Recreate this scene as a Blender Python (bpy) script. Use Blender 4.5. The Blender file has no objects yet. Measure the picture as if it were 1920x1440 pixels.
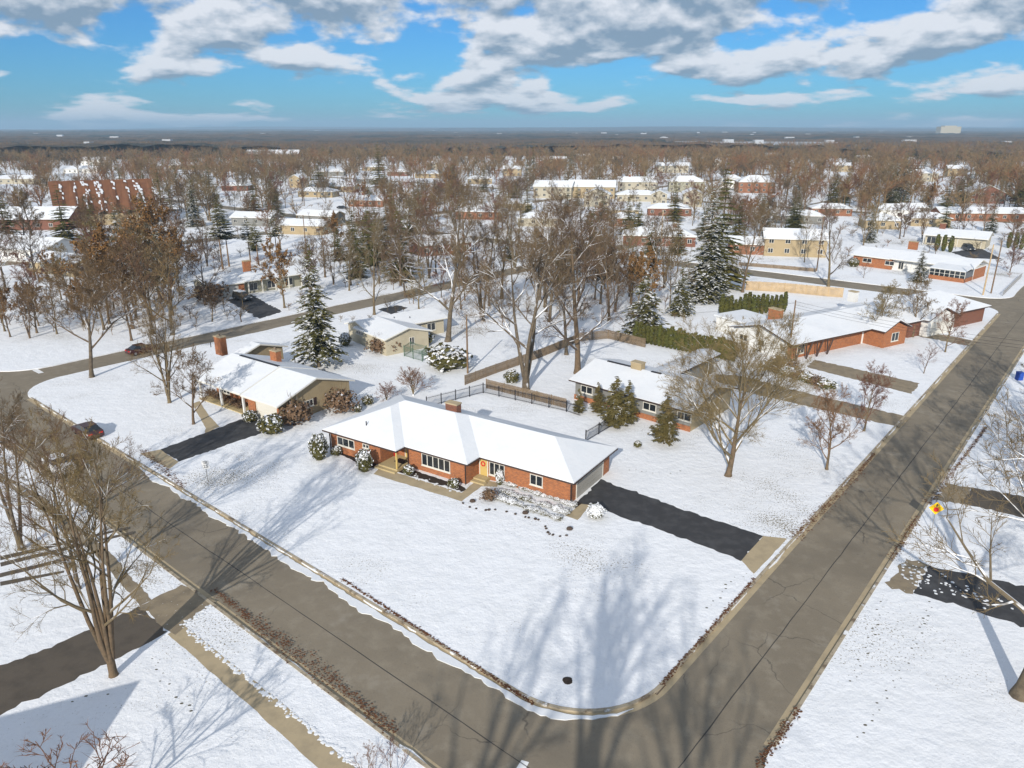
import bpy, math, random
import numpy as np
from mathutils import Vector, Matrix
from mathutils import noise as mnoise
from mathutils.geometry import delaunay_2d_cdt, tessellate_polygon

random.seed(7)
R = math.radians
scene = bpy.context.scene
COL = scene.collection

# ------------------------------------------------------------------ camera, world, sun, exposure
CAM_H = 33.0
FPX, PCX, PCY, HOR = 1378.0, 960.0, 720.0, 240.0
PITCH = math.atan2(PCY - HOR, FPX)
cam = bpy.data.cameras.new('camera'); camo = bpy.data.objects.new('camera', cam); COL.objects.link(camo)
camo.location = (0, 0, CAM_H); camo.rotation_euler = (math.pi/2 - PITCH, 0, 0)
cam.sensor_width = 36; cam.lens = 36*FPX/1920; cam.clip_start = .5; cam.clip_end = 60000
scene.camera = camo

SUN_EL, SUN_AZ = R(25), R(195)          # azimuth clockwise from +Y: the sun stands behind the camera
sun = bpy.data.lights.new('sun', 'SUN'); suno = bpy.data.objects.new('sun', sun); COL.objects.link(suno)
sun.energy = 2.5; sun.angle = R(.6); sun.color = (1, .93, .82)
sd = Vector((math.sin(SUN_AZ)*math.cos(SUN_EL), math.cos(SUN_AZ)*math.cos(SUN_EL), math.sin(SUN_EL)))
suno.rotation_euler = sd.to_track_quat('Z', 'Y').to_euler(); suno.location = (0, -50, 80)

world = bpy.data.worlds.new('World'); scene.world = world; world.use_nodes = True
def build_world():
    nt = world.node_tree; nt.nodes.clear(); L = nt.links
    def N(t, **k):
        n = nt.nodes.new(t)
        for a, b in k.items(): setattr(n, a, b)
        return n
    def M(op, a, b=None, c=None):
        n = N('ShaderNodeMath', operation=op)
        for i, x in enumerate((a, b, c)):
            if x is None: continue
            if isinstance(x, (int, float)): n.inputs[i].default_value = x
            else: L.new(x, n.inputs[i])
        return n.outputs[0]
    out = N('ShaderNodeOutputWorld'); bg = N('ShaderNodeBackground')
    sky = N('ShaderNodeTexSky', sky_type='NISHITA', sun_disc=False)
    sky.sun_elevation = SUN_EL; sky.sun_rotation = SUN_AZ; sky.air_density = 1.0; sky.dust_density = .3; sky.ozone_density = 2.5
    tint = N('ShaderNodeMix', data_type='RGBA', blend_type='MULTIPLY'); tint.inputs[0].default_value = 1
    L.new(sky.outputs[0], tint.inputs[6]); tint.inputs[7].default_value = (.082, .22, .375, 1)
    tc = N('ShaderNodeTexCoord'); sep = N('ShaderNodeSeparateXYZ'); L.new(tc.outputs['Generated'], sep.inputs[0])
    z = M('MAXIMUM', sep.outputs[2], 0.0)
    def dens(dz):
        zz = M('MAXIMUM', M('ADD', z, dz), 0.0)
        lg = M('MULTIPLY', M('LOGARITHM', M('ADD', zz, .06), math.e), 2.5)
        cmb = N('ShaderNodeCombineXYZ'); L.new(M('MULTIPLY', sep.outputs[0], 6.5), cmb.inputs[0]); L.new(M('MULTIPLY', sep.outputs[1], 6.5), cmb.inputs[1]); L.new(lg, cmb.inputs[2])
        n = N('ShaderNodeTexNoise'); n.inputs['Scale'].default_value = 1.3; n.inputs['Detail'].default_value = 9
        n.inputs['Roughness'].default_value = .5; n.inputs['Distortion'].default_value = .1; n.inputs['Lacunarity'].default_value = 2.1
        L.new(cmb.outputs[0], n.inputs['Vector']); return n.outputs[0]
    d0 = dens(0); d1 = dens(.012)
    # fewer clouds low over the horizon, where they thin out into the air
    cov = N('ShaderNodeMapRange', clamp=True); L.new(z, cov.inputs[0])
    cov.inputs[1].default_value = .02; cov.inputs[2].default_value = .12; cov.inputs[3].default_value = -.02; cov.inputs[4].default_value = .085
    dd = M('ADD', d0, cov.outputs[0])
    mask = N('ShaderNodeMapRange', clamp=True, interpolation_type='SMOOTHSTEP'); L.new(dd, mask.inputs[0])
    mask.inputs[1].default_value = .475; mask.inputs[2].default_value = .57; mask.inputs[3].default_value = 0; mask.inputs[4].default_value = .96
    sh = M('ADD', M('MULTIPLY', M('SUBTRACT', d0, d1), 8.0), .5)
    thick = M('MULTIPLY', M('SUBTRACT', dd, .62), -2.2)
    shc = N('ShaderNodeClamp'); L.new(M('ADD', sh, thick), shc.inputs[0])
    cc = N('ShaderNodeMix', data_type='RGBA'); L.new(shc.outputs[0], cc.inputs[0])
    cc.inputs[6].default_value = (.85, 1.2, 1.6, 1); cc.inputs[7].default_value = (2.9, 3.0, 3.2, 1)
    mix = N('ShaderNodeMix', data_type='RGBA'); L.new(mask.outputs[0], mix.inputs[0])
    L.new(tint.outputs[2], mix.inputs[6]); L.new(cc.outputs[2], mix.inputs[7])
    L.new(mix.outputs[2], bg.inputs[0]); bg.inputs[1].default_value = .15
    L.new(bg.outputs[0], out.inputs[0])
build_world()
scene.view_settings.view_transform = 'Standard'; scene.view_settings.look = 'None'
scene.view_settings.exposure = .92; scene.view_settings.gamma = 1
scene.view_settings.use_curve_mapping = False
scene.cycles.max_bounces = 5; scene.cycles.diffuse_bounces = 2; scene.cycles.glossy_bounces = 2
scene.cycles.transmission_bounces = 2; scene.cycles.volume_bounces = 0; scene.cycles.use_denoising = True

# ------------------------------------------------------------------ pixels to places
def ray(px, py):
    u = (px - PCX)/FPX; v = -(py - PCY)/FPX; c, s = math.cos(PITCH), math.sin(PITCH)
    return (u, c + v*s, -s + v*c)
def G(px, py, z=0.0):
    d = ray(px, py); t = (CAM_H - z)/-d[2]
    return (d[0]*t, d[1]*t)
def hgt(px, py, tpy):
    y = G(px, py)[1]; d = ray(px, tpy); return CAM_H + d[2]*y/d[1]
EX, EY = .643, .766                       # the street grid: s runs along e, t along n
def ST(s, t): return (s*EX + t*EY, s*EY - t*EX)
def toST(x, y): return (x*EX + y*EY, x*EY - y*EX)

# ------------------------------------------------------------------ materials
MATS = {}
def mat(name, col, rough=.8, noise=None, bump=None, spec=.3, snow=None, metal=0, rnd=0, brick=None, specks=False, cracks=False):
    """noise=(scale, colour2, lo, hi); bump=(scale, strength); snow=(threshold, softness, noise scale)"""
    if name in MATS: return MATS[name]
    m = bpy.data.materials.new(name); m.use_nodes = True; nt = m.node_tree; L = nt.links
    b = nt.nodes['Principled BSDF']; b.inputs['Roughness'].default_value = rough
    b.inputs['Specular IOR Level'].default_value = spec; b.inputs['Metallic'].default_value = metal
    tc = nt.nodes.new('ShaderNodeTexCoord'); geo = nt.nodes.new('ShaderNodeNewGeometry')
    c4 = (*col, 1)
    src = nt.nodes.new('ShaderNodeRGB'); src.outputs[0].default_value = c4; cur = src.outputs[0]
    def mix(fac, a, bcol, blend='MIX'):
        x = nt.nodes.new('ShaderNodeMix'); x.data_type = 'RGBA'; x.blend_type = blend
        if isinstance(fac, float): x.inputs[0].default_value = fac
        else: L.new(fac, x.inputs[0])
        L.new(a, x.inputs[6])
        if isinstance(bcol, tuple): x.inputs[7].default_value = (*bcol, 1)
        else: L.new(bcol, x.inputs[7])
        return x.outputs[2]
    def nz(scale, detail=5, coord=None, rough_=.6):
        n = nt.nodes.new('ShaderNodeTexNoise'); n.inputs['Scale'].default_value = scale
        n.inputs['Detail'].default_value = detail; n.inputs['Roughness'].default_value = rough_
        L.new(coord or geo.outputs['Position'], n.inputs['Vector']); return n.outputs[0]
    def rng(v, a, b_, lo=0., hi=1.):
        r = nt.nodes.new('ShaderNodeMapRange'); r.clamp = True
        L.new(v, r.inputs[0]); r.inputs[1].default_value = a; r.inputs[2].default_value = b_
        r.inputs[3].default_value = lo; r.inputs[4].default_value = hi; return r.outputs[0]
    if brick:
        uv = nt.nodes.new('ShaderNodeUVMap')
        bt = nt.nodes.new('ShaderNodeTexBrick'); L.new(uv.outputs[0], bt.inputs[0])
        bt.inputs['Color1'].default_value = (*brick[0], 1); bt.inputs['Color2'].default_value = (*brick[1], 1)
        bt.inputs['Mortar'].default_value = (*brick[2], 1); bt.inputs['Scale'].default_value = 1
        bt.inputs['Brick Width'].default_value = .22; bt.inputs['Row Height'].default_value = .075
        bt.inputs['Mortar Size'].default_value = .006; bt.inputs['Bias'].default_value = -.1
        cur = bt.outputs[0]
    if rnd:
        oi = nt.nodes.new('ShaderNodeObjectInfo')
        hsv = nt.nodes.new('ShaderNodeHueSaturation'); L.new(cur, hsv.inputs['Color'])
        L.new(rng(oi.outputs['Random'], 0, 1, 1-rnd, 1+rnd), hsv.inputs['Value'])
        L.new(rng(oi.outputs['Random'], 0, 1, .48, .515), hsv.inputs['Hue']); cur = hsv.outputs[0]
    for nn in ([noise] if noise and not isinstance(noise, list) else (noise or [])):
        cur = mix(rng(nz(nn[0]), nn[2], nn[3]), cur, nn[1])
    if cracks:
        vm = nt.nodes.new('ShaderNodeVectorMath'); vm.operation = 'MULTIPLY_ADD'; nn2 = nt.nodes.new('ShaderNodeTexNoise'); nn2.inputs['Scale'].default_value = .5; nn2.inputs['Detail'].default_value = 5
        L.new(geo.outputs['Position'], nn2.inputs['Vector']); L.new(nn2.outputs[1], vm.inputs[0]); vm.inputs[1].default_value = (2.2, 2.2, 0); L.new(geo.outputs['Position'], vm.inputs[2])
        vo = nt.nodes.new('ShaderNodeTexVoronoi'); vo.feature = 'DISTANCE_TO_EDGE'; vo.inputs['Scale'].default_value = .2; L.new(vm.outputs[0], vo.inputs['Vector'])
        mm = nt.nodes.new('ShaderNodeMath'); mm.operation = 'MULTIPLY'; L.new(rng(vo.outputs[0], .0, .012, .75, 0.), mm.inputs[0]); L.new(rng(nz(.11, 2), .5, .58), mm.inputs[1])
        cur = mix(mm.outputs[0], cur, (.06, .055, .05))
        cur = mix(rng(nz(.3, 7, rough_=.7), .58, .72, 0., .55), cur, (.33, .30, .25))
        cur = mix(rng(nz(.045, 4), .56, .66, 0., .5), cur, (.12, .105, .085))
    if specks:     # grass and leaf bits poking through, more where the snow lies thin
        a1 = nt.nodes.new('ShaderNodeMath'); a1.operation = 'MULTIPLY_ADD'; L.new(nz(.055, 4), a1.inputs[0]); a1.inputs[1].default_value = .85; L.new(nz(6.5, 4, rough_=.7), a1.inputs[2])
        cur = mix(rng(a1.outputs[0], 1.06, 1.13), cur, (.20, .165, .10))
        cur = mix(rng(nz(.9, 6, rough_=.75), .70, .76), cur, (.33, .28, .2))
    if snow:
        sp = nt.nodes.new('ShaderNodeSeparateXYZ'); L.new(geo.outputs['Normal'], sp.inputs[0])
        ad = nt.nodes.new('ShaderNodeMath'); ad.operation = 'MULTIPLY_ADD'
        L.new(nz(snow[2], 2), ad.inputs[0]); ad.inputs[1].default_value = 1.6; L.new(sp.outputs[2], ad.inputs[2])
        cur = mix(rng(ad.outputs[0], snow[0]+.8, snow[0]+.8+snow[1]), cur, (.84, .86, .9))
    L.new(cur, b.inputs['Base Color'])
    if bump:
        bn = nt.nodes.new('ShaderNodeBump'); bn.inputs['Strength'].default_value = bump[1]; bn.inputs['Distance'].default_value = bump[2] if len(bump) > 2 else .05
        L.new(nz(bump[0], 9 if specks else 4, rough_=.68 if specks else .6), bn.inputs['Height']); L.new(bn.outputs[0], b.inputs['Normal'])
    MATS[name] = m; return m

M_SNOW = mat('lawn_snow', (.83, .85, .885), .75, [(.35, (.78, .80, .83), .45, .7), (2.5, (.74, .755, .78), .55, .75)], (.9, .55, .28), specks=True)
M_SNOWROOF = mat('roof_snow', (.74, .76, .79), .7, [(.35, (.68, .71, .75), .4, .7), (2.2, (.70, .72, .75), .5, .7), (9, (.52, .52, .52), .74, .80)], (1.6, .35, .06))
M_ROOFTHINSHADE = mat('roof_snow_thin_shaded', (.62, .65, .70), .75, [(.5, (.42, .44, .48), .4, .7), (5, (.2, .2, .21), .66, .74)], (2, .35, .05))  # greyed for thin snow, and for roof shade put into the colour
M_THIN = mat('thin_snow', (.82, .84, .87), .8, [(1.7, (.22, .18, .11), .55, .66), (.3, (.75, .76, .78), .4, .7)], (3, .5, .08))
M_ROAD = mat('asphalt_worn', (.235, .20, .15), .9, [(.12, (.19, .162, .122), .4, .65), (.7, (.27, .235, .18), .5, .75), (14, (.14, .12, .094), .55, .8), (2.6, (.16, .136, .105), .66, .76)], (25, .25, .01), cracks=True)
M_TAR = mat('tar', (.06, .055, .05), .8)
M_DRIVE = mat('asphalt_black', (.045, .045, .048), .75, [(.8, (.075, .075, .078), .45, .7), (12, (.1, .1, .1), .66, .75)], (25, .25, .01))
M_DRIVEB = mat('asphalt_brown', (.105, .088, .07), .85, [(.7, (.075, .064, .052), .45, .7), (9, (.15, .13, .1), .62, .75)], (25, .25, .01))
M_CONC = mat('concrete_tan', (.42, .34, .22), .85, [(.9, (.33, .27, .18), .45, .7), (11, (.27, .22, .15), .62, .75)], (25, .2, .01))
M_CONCD = mat('concrete_old', (.27, .22, .15), .85, [(.9, (.19, .155, .11), .4, .7), (5, (.7, .71, .73), .66, .70)], (25, .2, .01))
M_KERB = mat('kerb_concrete', (.40, .34, .25), .85, [(1.2, (.17, .13, .09), .5, .62), (.6, (.78, .79, .8), .6, .66)], (20, .2, .01))
M_MULCH = mat('mulch', (.035, .026, .02), .95, [(6, (.06, .04, .03), .5, .7)], (12, .6, .05))
M_BRICK = mat('brick_orange', (.4, .15, .07), .85, None, None, brick=((.42, .145, .052), (.22, .08, .04), (.31, .20, .125)))
M_BRICKD = mat('brick_red', (.26, .09, .05), .85, None, None, brick=((.21, .07, .04), (.12, .045, .03), (.22, .17, .13)))
M_CREAM = mat('siding_cream', (.47, .42, .31), .7, [(.5, (.40, .355, .26), .45, .7)])
M_TAN = mat('siding_tan', (.37, .29, .175), .75, [(.5, (.31, .245, .15), .45, .7)])
M_GREY = mat('siding_grey', (.20, .20, .19), .75)
M_WHITE = mat('paint_white', (.72, .72, .70), .55)
M_BRICKM = mat('brick_brown', (.27, .125, .07), .85, [(.6, (.21, .095, .055), .4, .7)])
M_CREAMF = mat('siding_pale', (.40, .365, .285), .7)
M_OLIVE = mat('siding_olive', (.30, .29, .22), .75)
M_GOLD = mat('paint_gold', (.55, .40, .14), .5)
M_TRIM = mat('trim_dark', (.055, .035, .03), .6)
M_TRIMW = mat('trim_white', (.66, .64, .58), .55)
M_GDOOR = mat('garage_grey', (.36, .34, .30), .6)
M_GLASS = mat('glass_dark', (.02, .024, .028), .08, spec=.6)
M_ROOFB = mat('roof_brown', (.17, .075, .036), .9, [(.4, (.12, .052, .028), .4, .7)], (6, .4, .03), snow=(9, .1, 1))
M_STEP = mat('step_tan', (.45, .36, .2), .8)
BARK = [mat('bark_olive', (.165, .122, .073), .95, [(3, (.10, .076, .049), .45, .65)], (9, .6, .05), snow=(.45, .25, .8), rnd=.15),
        mat('bark_grey', (.135, .107, .074), .95, [(3, (.085, .068, .05), .45, .65)], (9, .6, .05), snow=(.36, .25, .8), rnd=.18)]
TWIG = [mat('twig_olive', (.14, .105, .064), .95, snow=(.5, .25, .6), rnd=.22),
        mat('twig_grey', (.125, .097, .066), .95, snow=(.4, .25, .6), rnd=.22),
        mat('twig_red', (.145, .082, .056), .95, snow=(.85, .3, .7), rnd=.22),
        mat('twig_far', (.175, .112, .056), .95, [(.045, (.215, .15, .078), .5, .56), (.06, (.11, .085, .056), .53, .58), (.033, (.21, .10, .048), .54, .60)], snow=(1.05, .3, .3), rnd=.3)]
TWIGN = [mat('fine_twig_olive', (.165, .115, .056), .95, rnd=.22), mat('fine_twig_grey', (.15, .108, .062), .95, rnd=.22), mat('fine_twig_red', (.175, .09, .055), .95, rnd=.2), mat('fine_twig_brown', (.155, .102, .058), .95, rnd=.25)]
M_OAKLEAF = mat('leaf_orange', (.235, .125, .042), .85, [(.8, (.17, .09, .035), .4, .65)], snow=(.95, .2, .8))
M_NEEDLE = mat('needles', (.075, .072, .022), .85, [(.9, (.11, .098, .024), .45, .65)], snow=(.98, .15, 1.3), rnd=.15)
M_NEEDLEN = mat('needles_bare', (.075, .075, .02), .85, [(.05, (.12, .105, .022), .48, .55), (.9, (.10, .09, .022), .45, .65)], snow=(1.2, .2, 2.2), rnd=.15)
M_ARBOR = mat('arborvitae', (.085, .085, .018), .85, [(1.2, (.05, .055, .015), .45, .65)], snow=(1.05, .3, 1.2), rnd=.1)
M_SHRUBG = mat('shrub_green', (.07, .068, .02), .85, [(2, (.10, .08, .02), .45, .65)], snow=(.62, .12, 1.4))
M_BEDPL = mat('bed_plant', (.08, .07, .022), .85, None, snow=(.6, .1, 1.8))
M_SHRUBB = mat('shrub_brown', (.17, .105, .062), .9, [(2, (.12, .08, .05), .45, .65)], snow=(1.0, .25, 3.0))
M_SHRUBS = mat('shrub_snowcapped', (.075, .07, .02), .85, None, snow=(.42, .25, 1.6))
M_BLACK = mat('metal_black', (.015, .015, .02), .45)
M_WOOD = mat('fence_wood', (.23, .17, .11), .85, [(2, (.16, .12, .08), .4, .65)])
M_WOODL = mat('fence_wood_pale', (.50, .37, .22), .85, [(1, (.38, .28, .17), .4, .65)])
M_POLE = mat('pole_wood', (.20, .13, .075), .9, [(2, (.14, .09, .055), .4, .65)])
M_STEEL = mat('steel', (.35, .35, .35), .45, metal=.6)
M_YEL = mat('sign_yellow', (.85, .52, .01), .5); M_RED = mat('sign_red', (.6, .02, .02), .5); M_SIGNW = mat('sign_white', (.78, .78, .78), .5)
M_INK = mat('sign_black', (.01, .01, .01), .5)
M_BLUEB = mat('bin_blue', (.02, .07, .35), .5)
M_LEAF = mat('fallen_leaf', (.14, .058, .025), .9, [(5, (.09, .04, .02), .4, .65)])
M_TYRE = mat('tyre', (.015, .015, .015), .8)
M_STONE = mat('stone', (.30, .25, .2), .9, [(3, (.2, .17, .14), .4, .65)], snow=(.7, .3, 1))
M_CANOPY = mat('far_canopy', (.095, .066, .042), 1, [(.02, (.13, .085, .05), .45, .6), (.004, (.04, .04, .03), .5, .58)], (.1, .8, 3))
M_FIELD = mat('far_fields', (.42, .44, .47), .9)

# ------------------------------------------------------------------ mesh helpers
class MB:
    def __init__(s): s.v = []; s.f = []; s.m = []
    def add(s, vs, fs, mi=0):
        o = len(s.v); s.v.extend(vs); s.f.extend(tuple(i + o for i in f) for f in fs); s.m.extend([mi]*len(fs)); return s
    def box(s, x0, x1, y0, y1, z0, z1, mi=0):
        vs = [(x, y, z) for z in (z0, z1) for y in (y0, y1) for x in (x0, x1)]
        return s.add(vs, [(0, 2, 3, 1), (4, 5, 7, 6), (0, 1, 5, 4), (2, 6, 7, 3), (0, 4, 6, 2), (1, 3, 7, 5)], mi)
    def prism(s, poly, z0, z1, mi=0):
        n = len(poly); a = sum(poly[i][0]*poly[(i+1) % n][1] - poly[(i+1) % n][0]*poly[i][1] for i in range(n))
        if a < 0: poly = poly[::-1]
        vs = [(p[0], p[1], z0) for p in poly] + [(p[0], p[1], z1) for p in poly]
        fs = [(i, (i+1) % n, n+(i+1) % n, n+i) for i in range(n)]
        for t in tessellate_polygon([[Vector((p[0], p[1], 0)) for p in poly]]):
            t = tuple(t); ax = [poly[i] for i in t]
            if (ax[1][0]-ax[0][0])*(ax[2][1]-ax[0][1]) - (ax[2][0]-ax[0][0])*(ax[1][1]-ax[0][1]) < 0: t = t[::-1]
            fs.append(tuple(n+i for i in t)); fs.append(t[::-1])
        return s.add(vs, fs, mi)
    def tube(s, pts, rad, n=6, mi=0, cap=False):
        o = len(s.v); k = len(pts)
        for i in range(k):
            p = pts[i]; a = pts[max(i-1, 0)]; b = pts[min(i+1, k-1)]
            t = (b[0]-a[0], b[1]-a[1], b[2]-a[2]); l = math.sqrt(t[0]**2+t[1]**2+t[2]**2) or 1; t = (t[0]/l, t[1]/l, t[2]/l)
            if abs(t[2]) < .9: ux, uy, uz = t[1], -t[0], 0
            else: ux, uy, uz = 0, t[2], -t[1]
            l = math.sqrt(ux*ux+uy*uy+uz*uz) or 1; ux /= l; uy /= l; uz /= l
            wx, wy, wz = t[1]*uz-t[2]*uy, t[2]*ux-t[0]*uz, t[0]*uy-t[1]*ux
            r = rad[i] if not isinstance(rad, (int, float)) else rad
            for j in range(n):
                c = math.cos(2*math.pi*j/n)*r; d = math.sin(2*math.pi*j/n)*r
                s.v.append((p[0]+ux*c+wx*d, p[1]+uy*c+wy*d, p[2]+uz*c+wz*d))
        for i in range(k-1):
            for j in range(n):
                s.f.append((o+i*n+j, o+i*n+(j+1) % n, o+(i+1)*n+(j+1) % n, o+(i+1)*n+j)); s.m.append(mi)
        if cap:
            s.f.append(tuple(o+(k-1)*n+j for j in range(n))); s.m.append(mi)
        return s
    def mesh(s, name, mats, smooth=False):
        me = bpy.data.meshes.new(name); me.from_pydata(s.v, [], s.f)
        for m in (mats if isinstance(mats, (list, tuple)) else [mats]): me.materials.append(m)
        if any(s.m): me.polygons.foreach_set('material_index', s.m)
        if smooth: me.polygons.foreach_set('use_smooth', [True]*len(s.f))
        me.update(); return me
    def uv(s, me):
        lay = me.uv_layers.new(name='UVMap').data
        for p in me.polygons:
            n = p.normal; flat = abs(n.z) > .7
            for li in p.loop_indices:
                c = me.vertices[me.loops[li].vertex_index].co
                lay[li].uv = (c.x, c.y) if flat else (-n.y*c.x + n.x*c.y, c.z)
        return me
    def build(s, name, mats, parent=None, smooth=False, uv=False):
        me = s.mesh(name, mats, smooth)
        if uv: s.uv(me)
        return link(name, me, parent)
def link(name, data, parent=None):
    o = bpy.data.objects.new(name, data); COL.objects.link(o)
    if parent: o.parent = parent
    return o
def empty(name, x, y, z=0, rz=0):
    o = link(name, None); o.location = (x, y, z); o.rotation_euler = (0, 0, rz); o.empty_display_size = .3; return o
def tag(o, label=None, cat=None, group=None, kind=None):
    if label: o['label'] = label
    if cat: o['category'] = cat
    if group: o['group'] = group
    if kind: o['kind'] = kind
    return o
def copy_tree(o, parent=None):
    c = o.copy(); COL.objects.link(c); c.parent = parent
    for ch in [x for x in bpy.data.objects if x.parent == o]: copy_tree(ch, c)
    return c
def jitter_line(pts, step, amp, rng=random):
    out = []
    for i in range(len(pts)-1):
        (x0, y0), (x1, y1) = pts[i], pts[i+1]; L = math.hypot(x1-x0, y1-y0); n = max(1, int(L/step)); nx, ny = -(y1-y0)/L, (x1-x0)/L
        for k in range(n):
            a = k/n; j = rng.gauss(0, amp) if (k or i) else 0
            out.append((x0+(x1-x0)*a+nx*j, y0+(y1-y0)*a+ny*j))
    out.append(pts[-1]); return out
def jitter_poly(poly, step=.5, amp=.06): return jitter_line(list(poly)+[poly[0]], step, amp)[:-1]
def sheet(name, poly, z, m, kind='structure', parent=None, jit=None):
    if jit: poly = jitter_poly(poly, *jit)
    b = MB(); n = len(poly); fs = []
    for t in tessellate_polygon([[Vector((p[0], p[1], 0)) for p in poly]]):
        t = tuple(t); ax = [poly[i] for i in t]
        if (ax[1][0]-ax[0][0])*(ax[2][1]-ax[0][1]) - (ax[2][0]-ax[0][0])*(ax[1][1]-ax[0][1]) < 0: t = t[::-1]
        fs.append(t)
    b.add([(p[0], p[1], z) for p in poly], fs)
    o = b.build(name, m, parent)
    if kind and not parent: o['kind'] = kind
    return o
def PX(*pts): return [G(*p) for p in pts]

# ------------------------------------------------------------------ ground, roads, kerbs
A0, A1 = 20.9, 28.3      # the street across the foreground (s)
C0, C1 = -16.75, -9.65   # the street on the right (t)
B0, B1 = -118.0, -111.7  # the street behind the left neighbour (t)
D0, D1 = 168.5, 176.5    # the cross street behind the block (s)
def rect_st(s0, s1, t0, t1): return [ST(s0, t0), ST(s1, t0), ST(s1, t1), ST(s0, t1)]
def fillet(s, t, ds, dt, r):
    cx, cy = s+ds*r, t+dt*r
    pts = [ST(s-ds*.3, t-dt*.3), ST(s-ds*.3, t+dt*r)]
    for k in range(9):
        a = k/8*math.pi/2
        pts.append(ST(cx-ds*r*math.cos(a), cy-dt*r*math.sin(a)))
    pts.append(ST(s+ds*r, t-dt*.3)); return pts
road_polys = [rect_st(A0, A1, -400, 200), rect_st(A0-100, 900, C0, C1), rect_st(A0, 900, B0, B1), rect_st(D0, D1, -600, 500),
              rect_st(328, 336, -700, 700), rect_st(-100, 900, -226, -218), rect_st(-100, 900, 88, 95), rect_st(470, 478, -800, 800)]
fl = [(A1, C0, 1, -1, 6.5), (A1, C1, 1, 1, 6), (A0, C0, -1, -1, 6), (A1, B1, 1, 1, 6.5), (D0, C0, -1, -1, 6), (D1, C0, 1, -1, 6), (D0, C1, -1, 1, 6), (D1, C1, 1, 1, 6), (A1, B0, 1, -1, 7)]
road_polys += [fillet(*f) for f in fl]
BIG = 30000
def build_ground():
    # straight sides are broken up and nudged so that the snow edge is ragged near the camera
    verts = [Vector((-BIG, -3000)), Vector((BIG, -3000)), Vector((BIG, BIG)), Vector((-BIG, BIG))]; faces = [[0, 1, 2, 3]]
    for p in road_polys:
        if sum(p[i][0]*p[(i+1) % len(p)][1]-p[(i+1) % len(p)][0]*p[i][1] for i in range(len(p))) < 0: p = p[::-1]
        q = []
        for i in range(len(p)):
            (x0, y0), (x1, y1) = p[i], p[(i+1) % len(p)]; L = math.hypot(x1-x0, y1-y0)
            n = max(1, int(L/1.0)) if L < 700 else max(1, int(L/2.0))
            nx, ny = -(y1-y0)/L, (x1-x0)/L
            for k in range(n):
                a = k/n; X = x0+(x1-x0)*a; Y = y0+(y1-y0)*a
                near = Y > 0 and Y < 180 and abs(X) < 140 and k
                j = random.gauss(0, .07) if near else 0
                if near or k % 10 == 0: q.append((X+nx*j, Y+ny*j))
        o = len(verts); verts += [Vector(v) for v in q]; faces.append(list(range(o, o+len(q))))
    ov, oe, of, _, _, oof = delaunay_2d_cdt(verts, [], faces, 0, 1e-4)
    g, r = MB(), MB(); V = [(v.x, v.y) for v in ov]
    gf = [tuple(f) for f, t in zip(of, oof) if t == [0]]; rf = [tuple(f) for f, t in zip(of, oof) if any(k > 0 for k in t)]
    for mb, fs, z in ((g, gf, 0.), (r, rf, -.12)):
        used = sorted({i for f in fs for i in f}); ix = {i: k for k, i in enumerate(used)}
        mb.add([(V[i][0], V[i][1], z) for i in used], [tuple(ix[i] for i in f) for f in fs])
    # side of the snow bank down to the road
    cnt = {}
    for f in gf:
        for i in range(3): cnt[(f[i], f[(i+1) % 3])] = 1
    for (a, b_) in list(cnt):
        if (b_, a) not in cnt and max(abs(V[a][0]), abs(V[a][1])) < 1500:
            g.add([(*V[a], 0), (*V[b_], 0), (*V[b_], -.125), (*V[a], -.125)], [(0, 3, 2, 1)])
    go = tag(g.build('ground', M_SNOW), kind='structure'); ro = tag(r.build('road', M_ROAD), kind='structure')
    return go, ro
ground, road = build_ground()

def strip(name, line, w0, w1, z0, z1, m, parent=None, kind='structure'):
    """a band between two offsets of a line, as a raised block"""
    b = MB(); k = len(line); V = []
    for i, p in enumerate(line):
        a = line[max(i-1, 0)]; c = line[min(i+1, k-1)]; dx, dy = c[0]-a[0], c[1]-a[1]; l = math.hypot(dx, dy) or 1; nx, ny = -dy/l, dx/l
        f0 = w0(i) if callable(w0) else w0; f1 = w1(i) if callable(w1) else w1
        V += [(p[0]+nx*f0, p[1]+ny*f0, z0), (p[0]+nx*f0, p[1]+ny*f0, z1), (p[0]+nx*f1, p[1]+ny*f1, z1), (p[0]+nx*f1, p[1]+ny*f1, z0)]
    F = []
    for i in range(k-1):
        for j in range(3):
            F.append((4*i+j, 4*i+j+1, 4*i+4+j+1, 4*i+4+j))
    b.add(V, F); o = b.build(name, m, parent)
    if not parent: o['kind'] = kind
    return o
def arc_st(s, t, ds, dt, r, n=14):      # the kerb line round a block corner, from the s side to the t side
    cx, cy = s+ds*r, t+dt*r
    return [ST(cx-ds*r*math.cos(k/n*math.pi/2), cy-dt*r*math.sin(k/n*math.pi/2)) for k in range(n+1)]
def seg_st(s0, t0, s1, t1, step=1.5):
    n = max(2, int(math.hypot(s1-s0, t1-t0)/step)); return [ST(s0+(s1-s0)*k/n, t0+(t1-t0)*k/n) for k in range(n+1)]
corner = seg_st(A1, B1+6.5, A1, C0-6.5) + arc_st(A1, C0, 1, -1, 6.5)[1:] + seg_st(A1+6.5, C0, D0-6, C0)[1:]
side_r = seg_st(D0, C1, A1+6, C1)
side_l = seg_st(A0, C0-6, A0, -150)
kerbs = []
for ln in (corner, side_r, side_l):
    kerbs.append(strip('kerb', ln, -.02, .20, -.12, .03, M_KERB))
    strip('gutter', ln, -.45, -.02, -.13, -.112, M_CONC)
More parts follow.
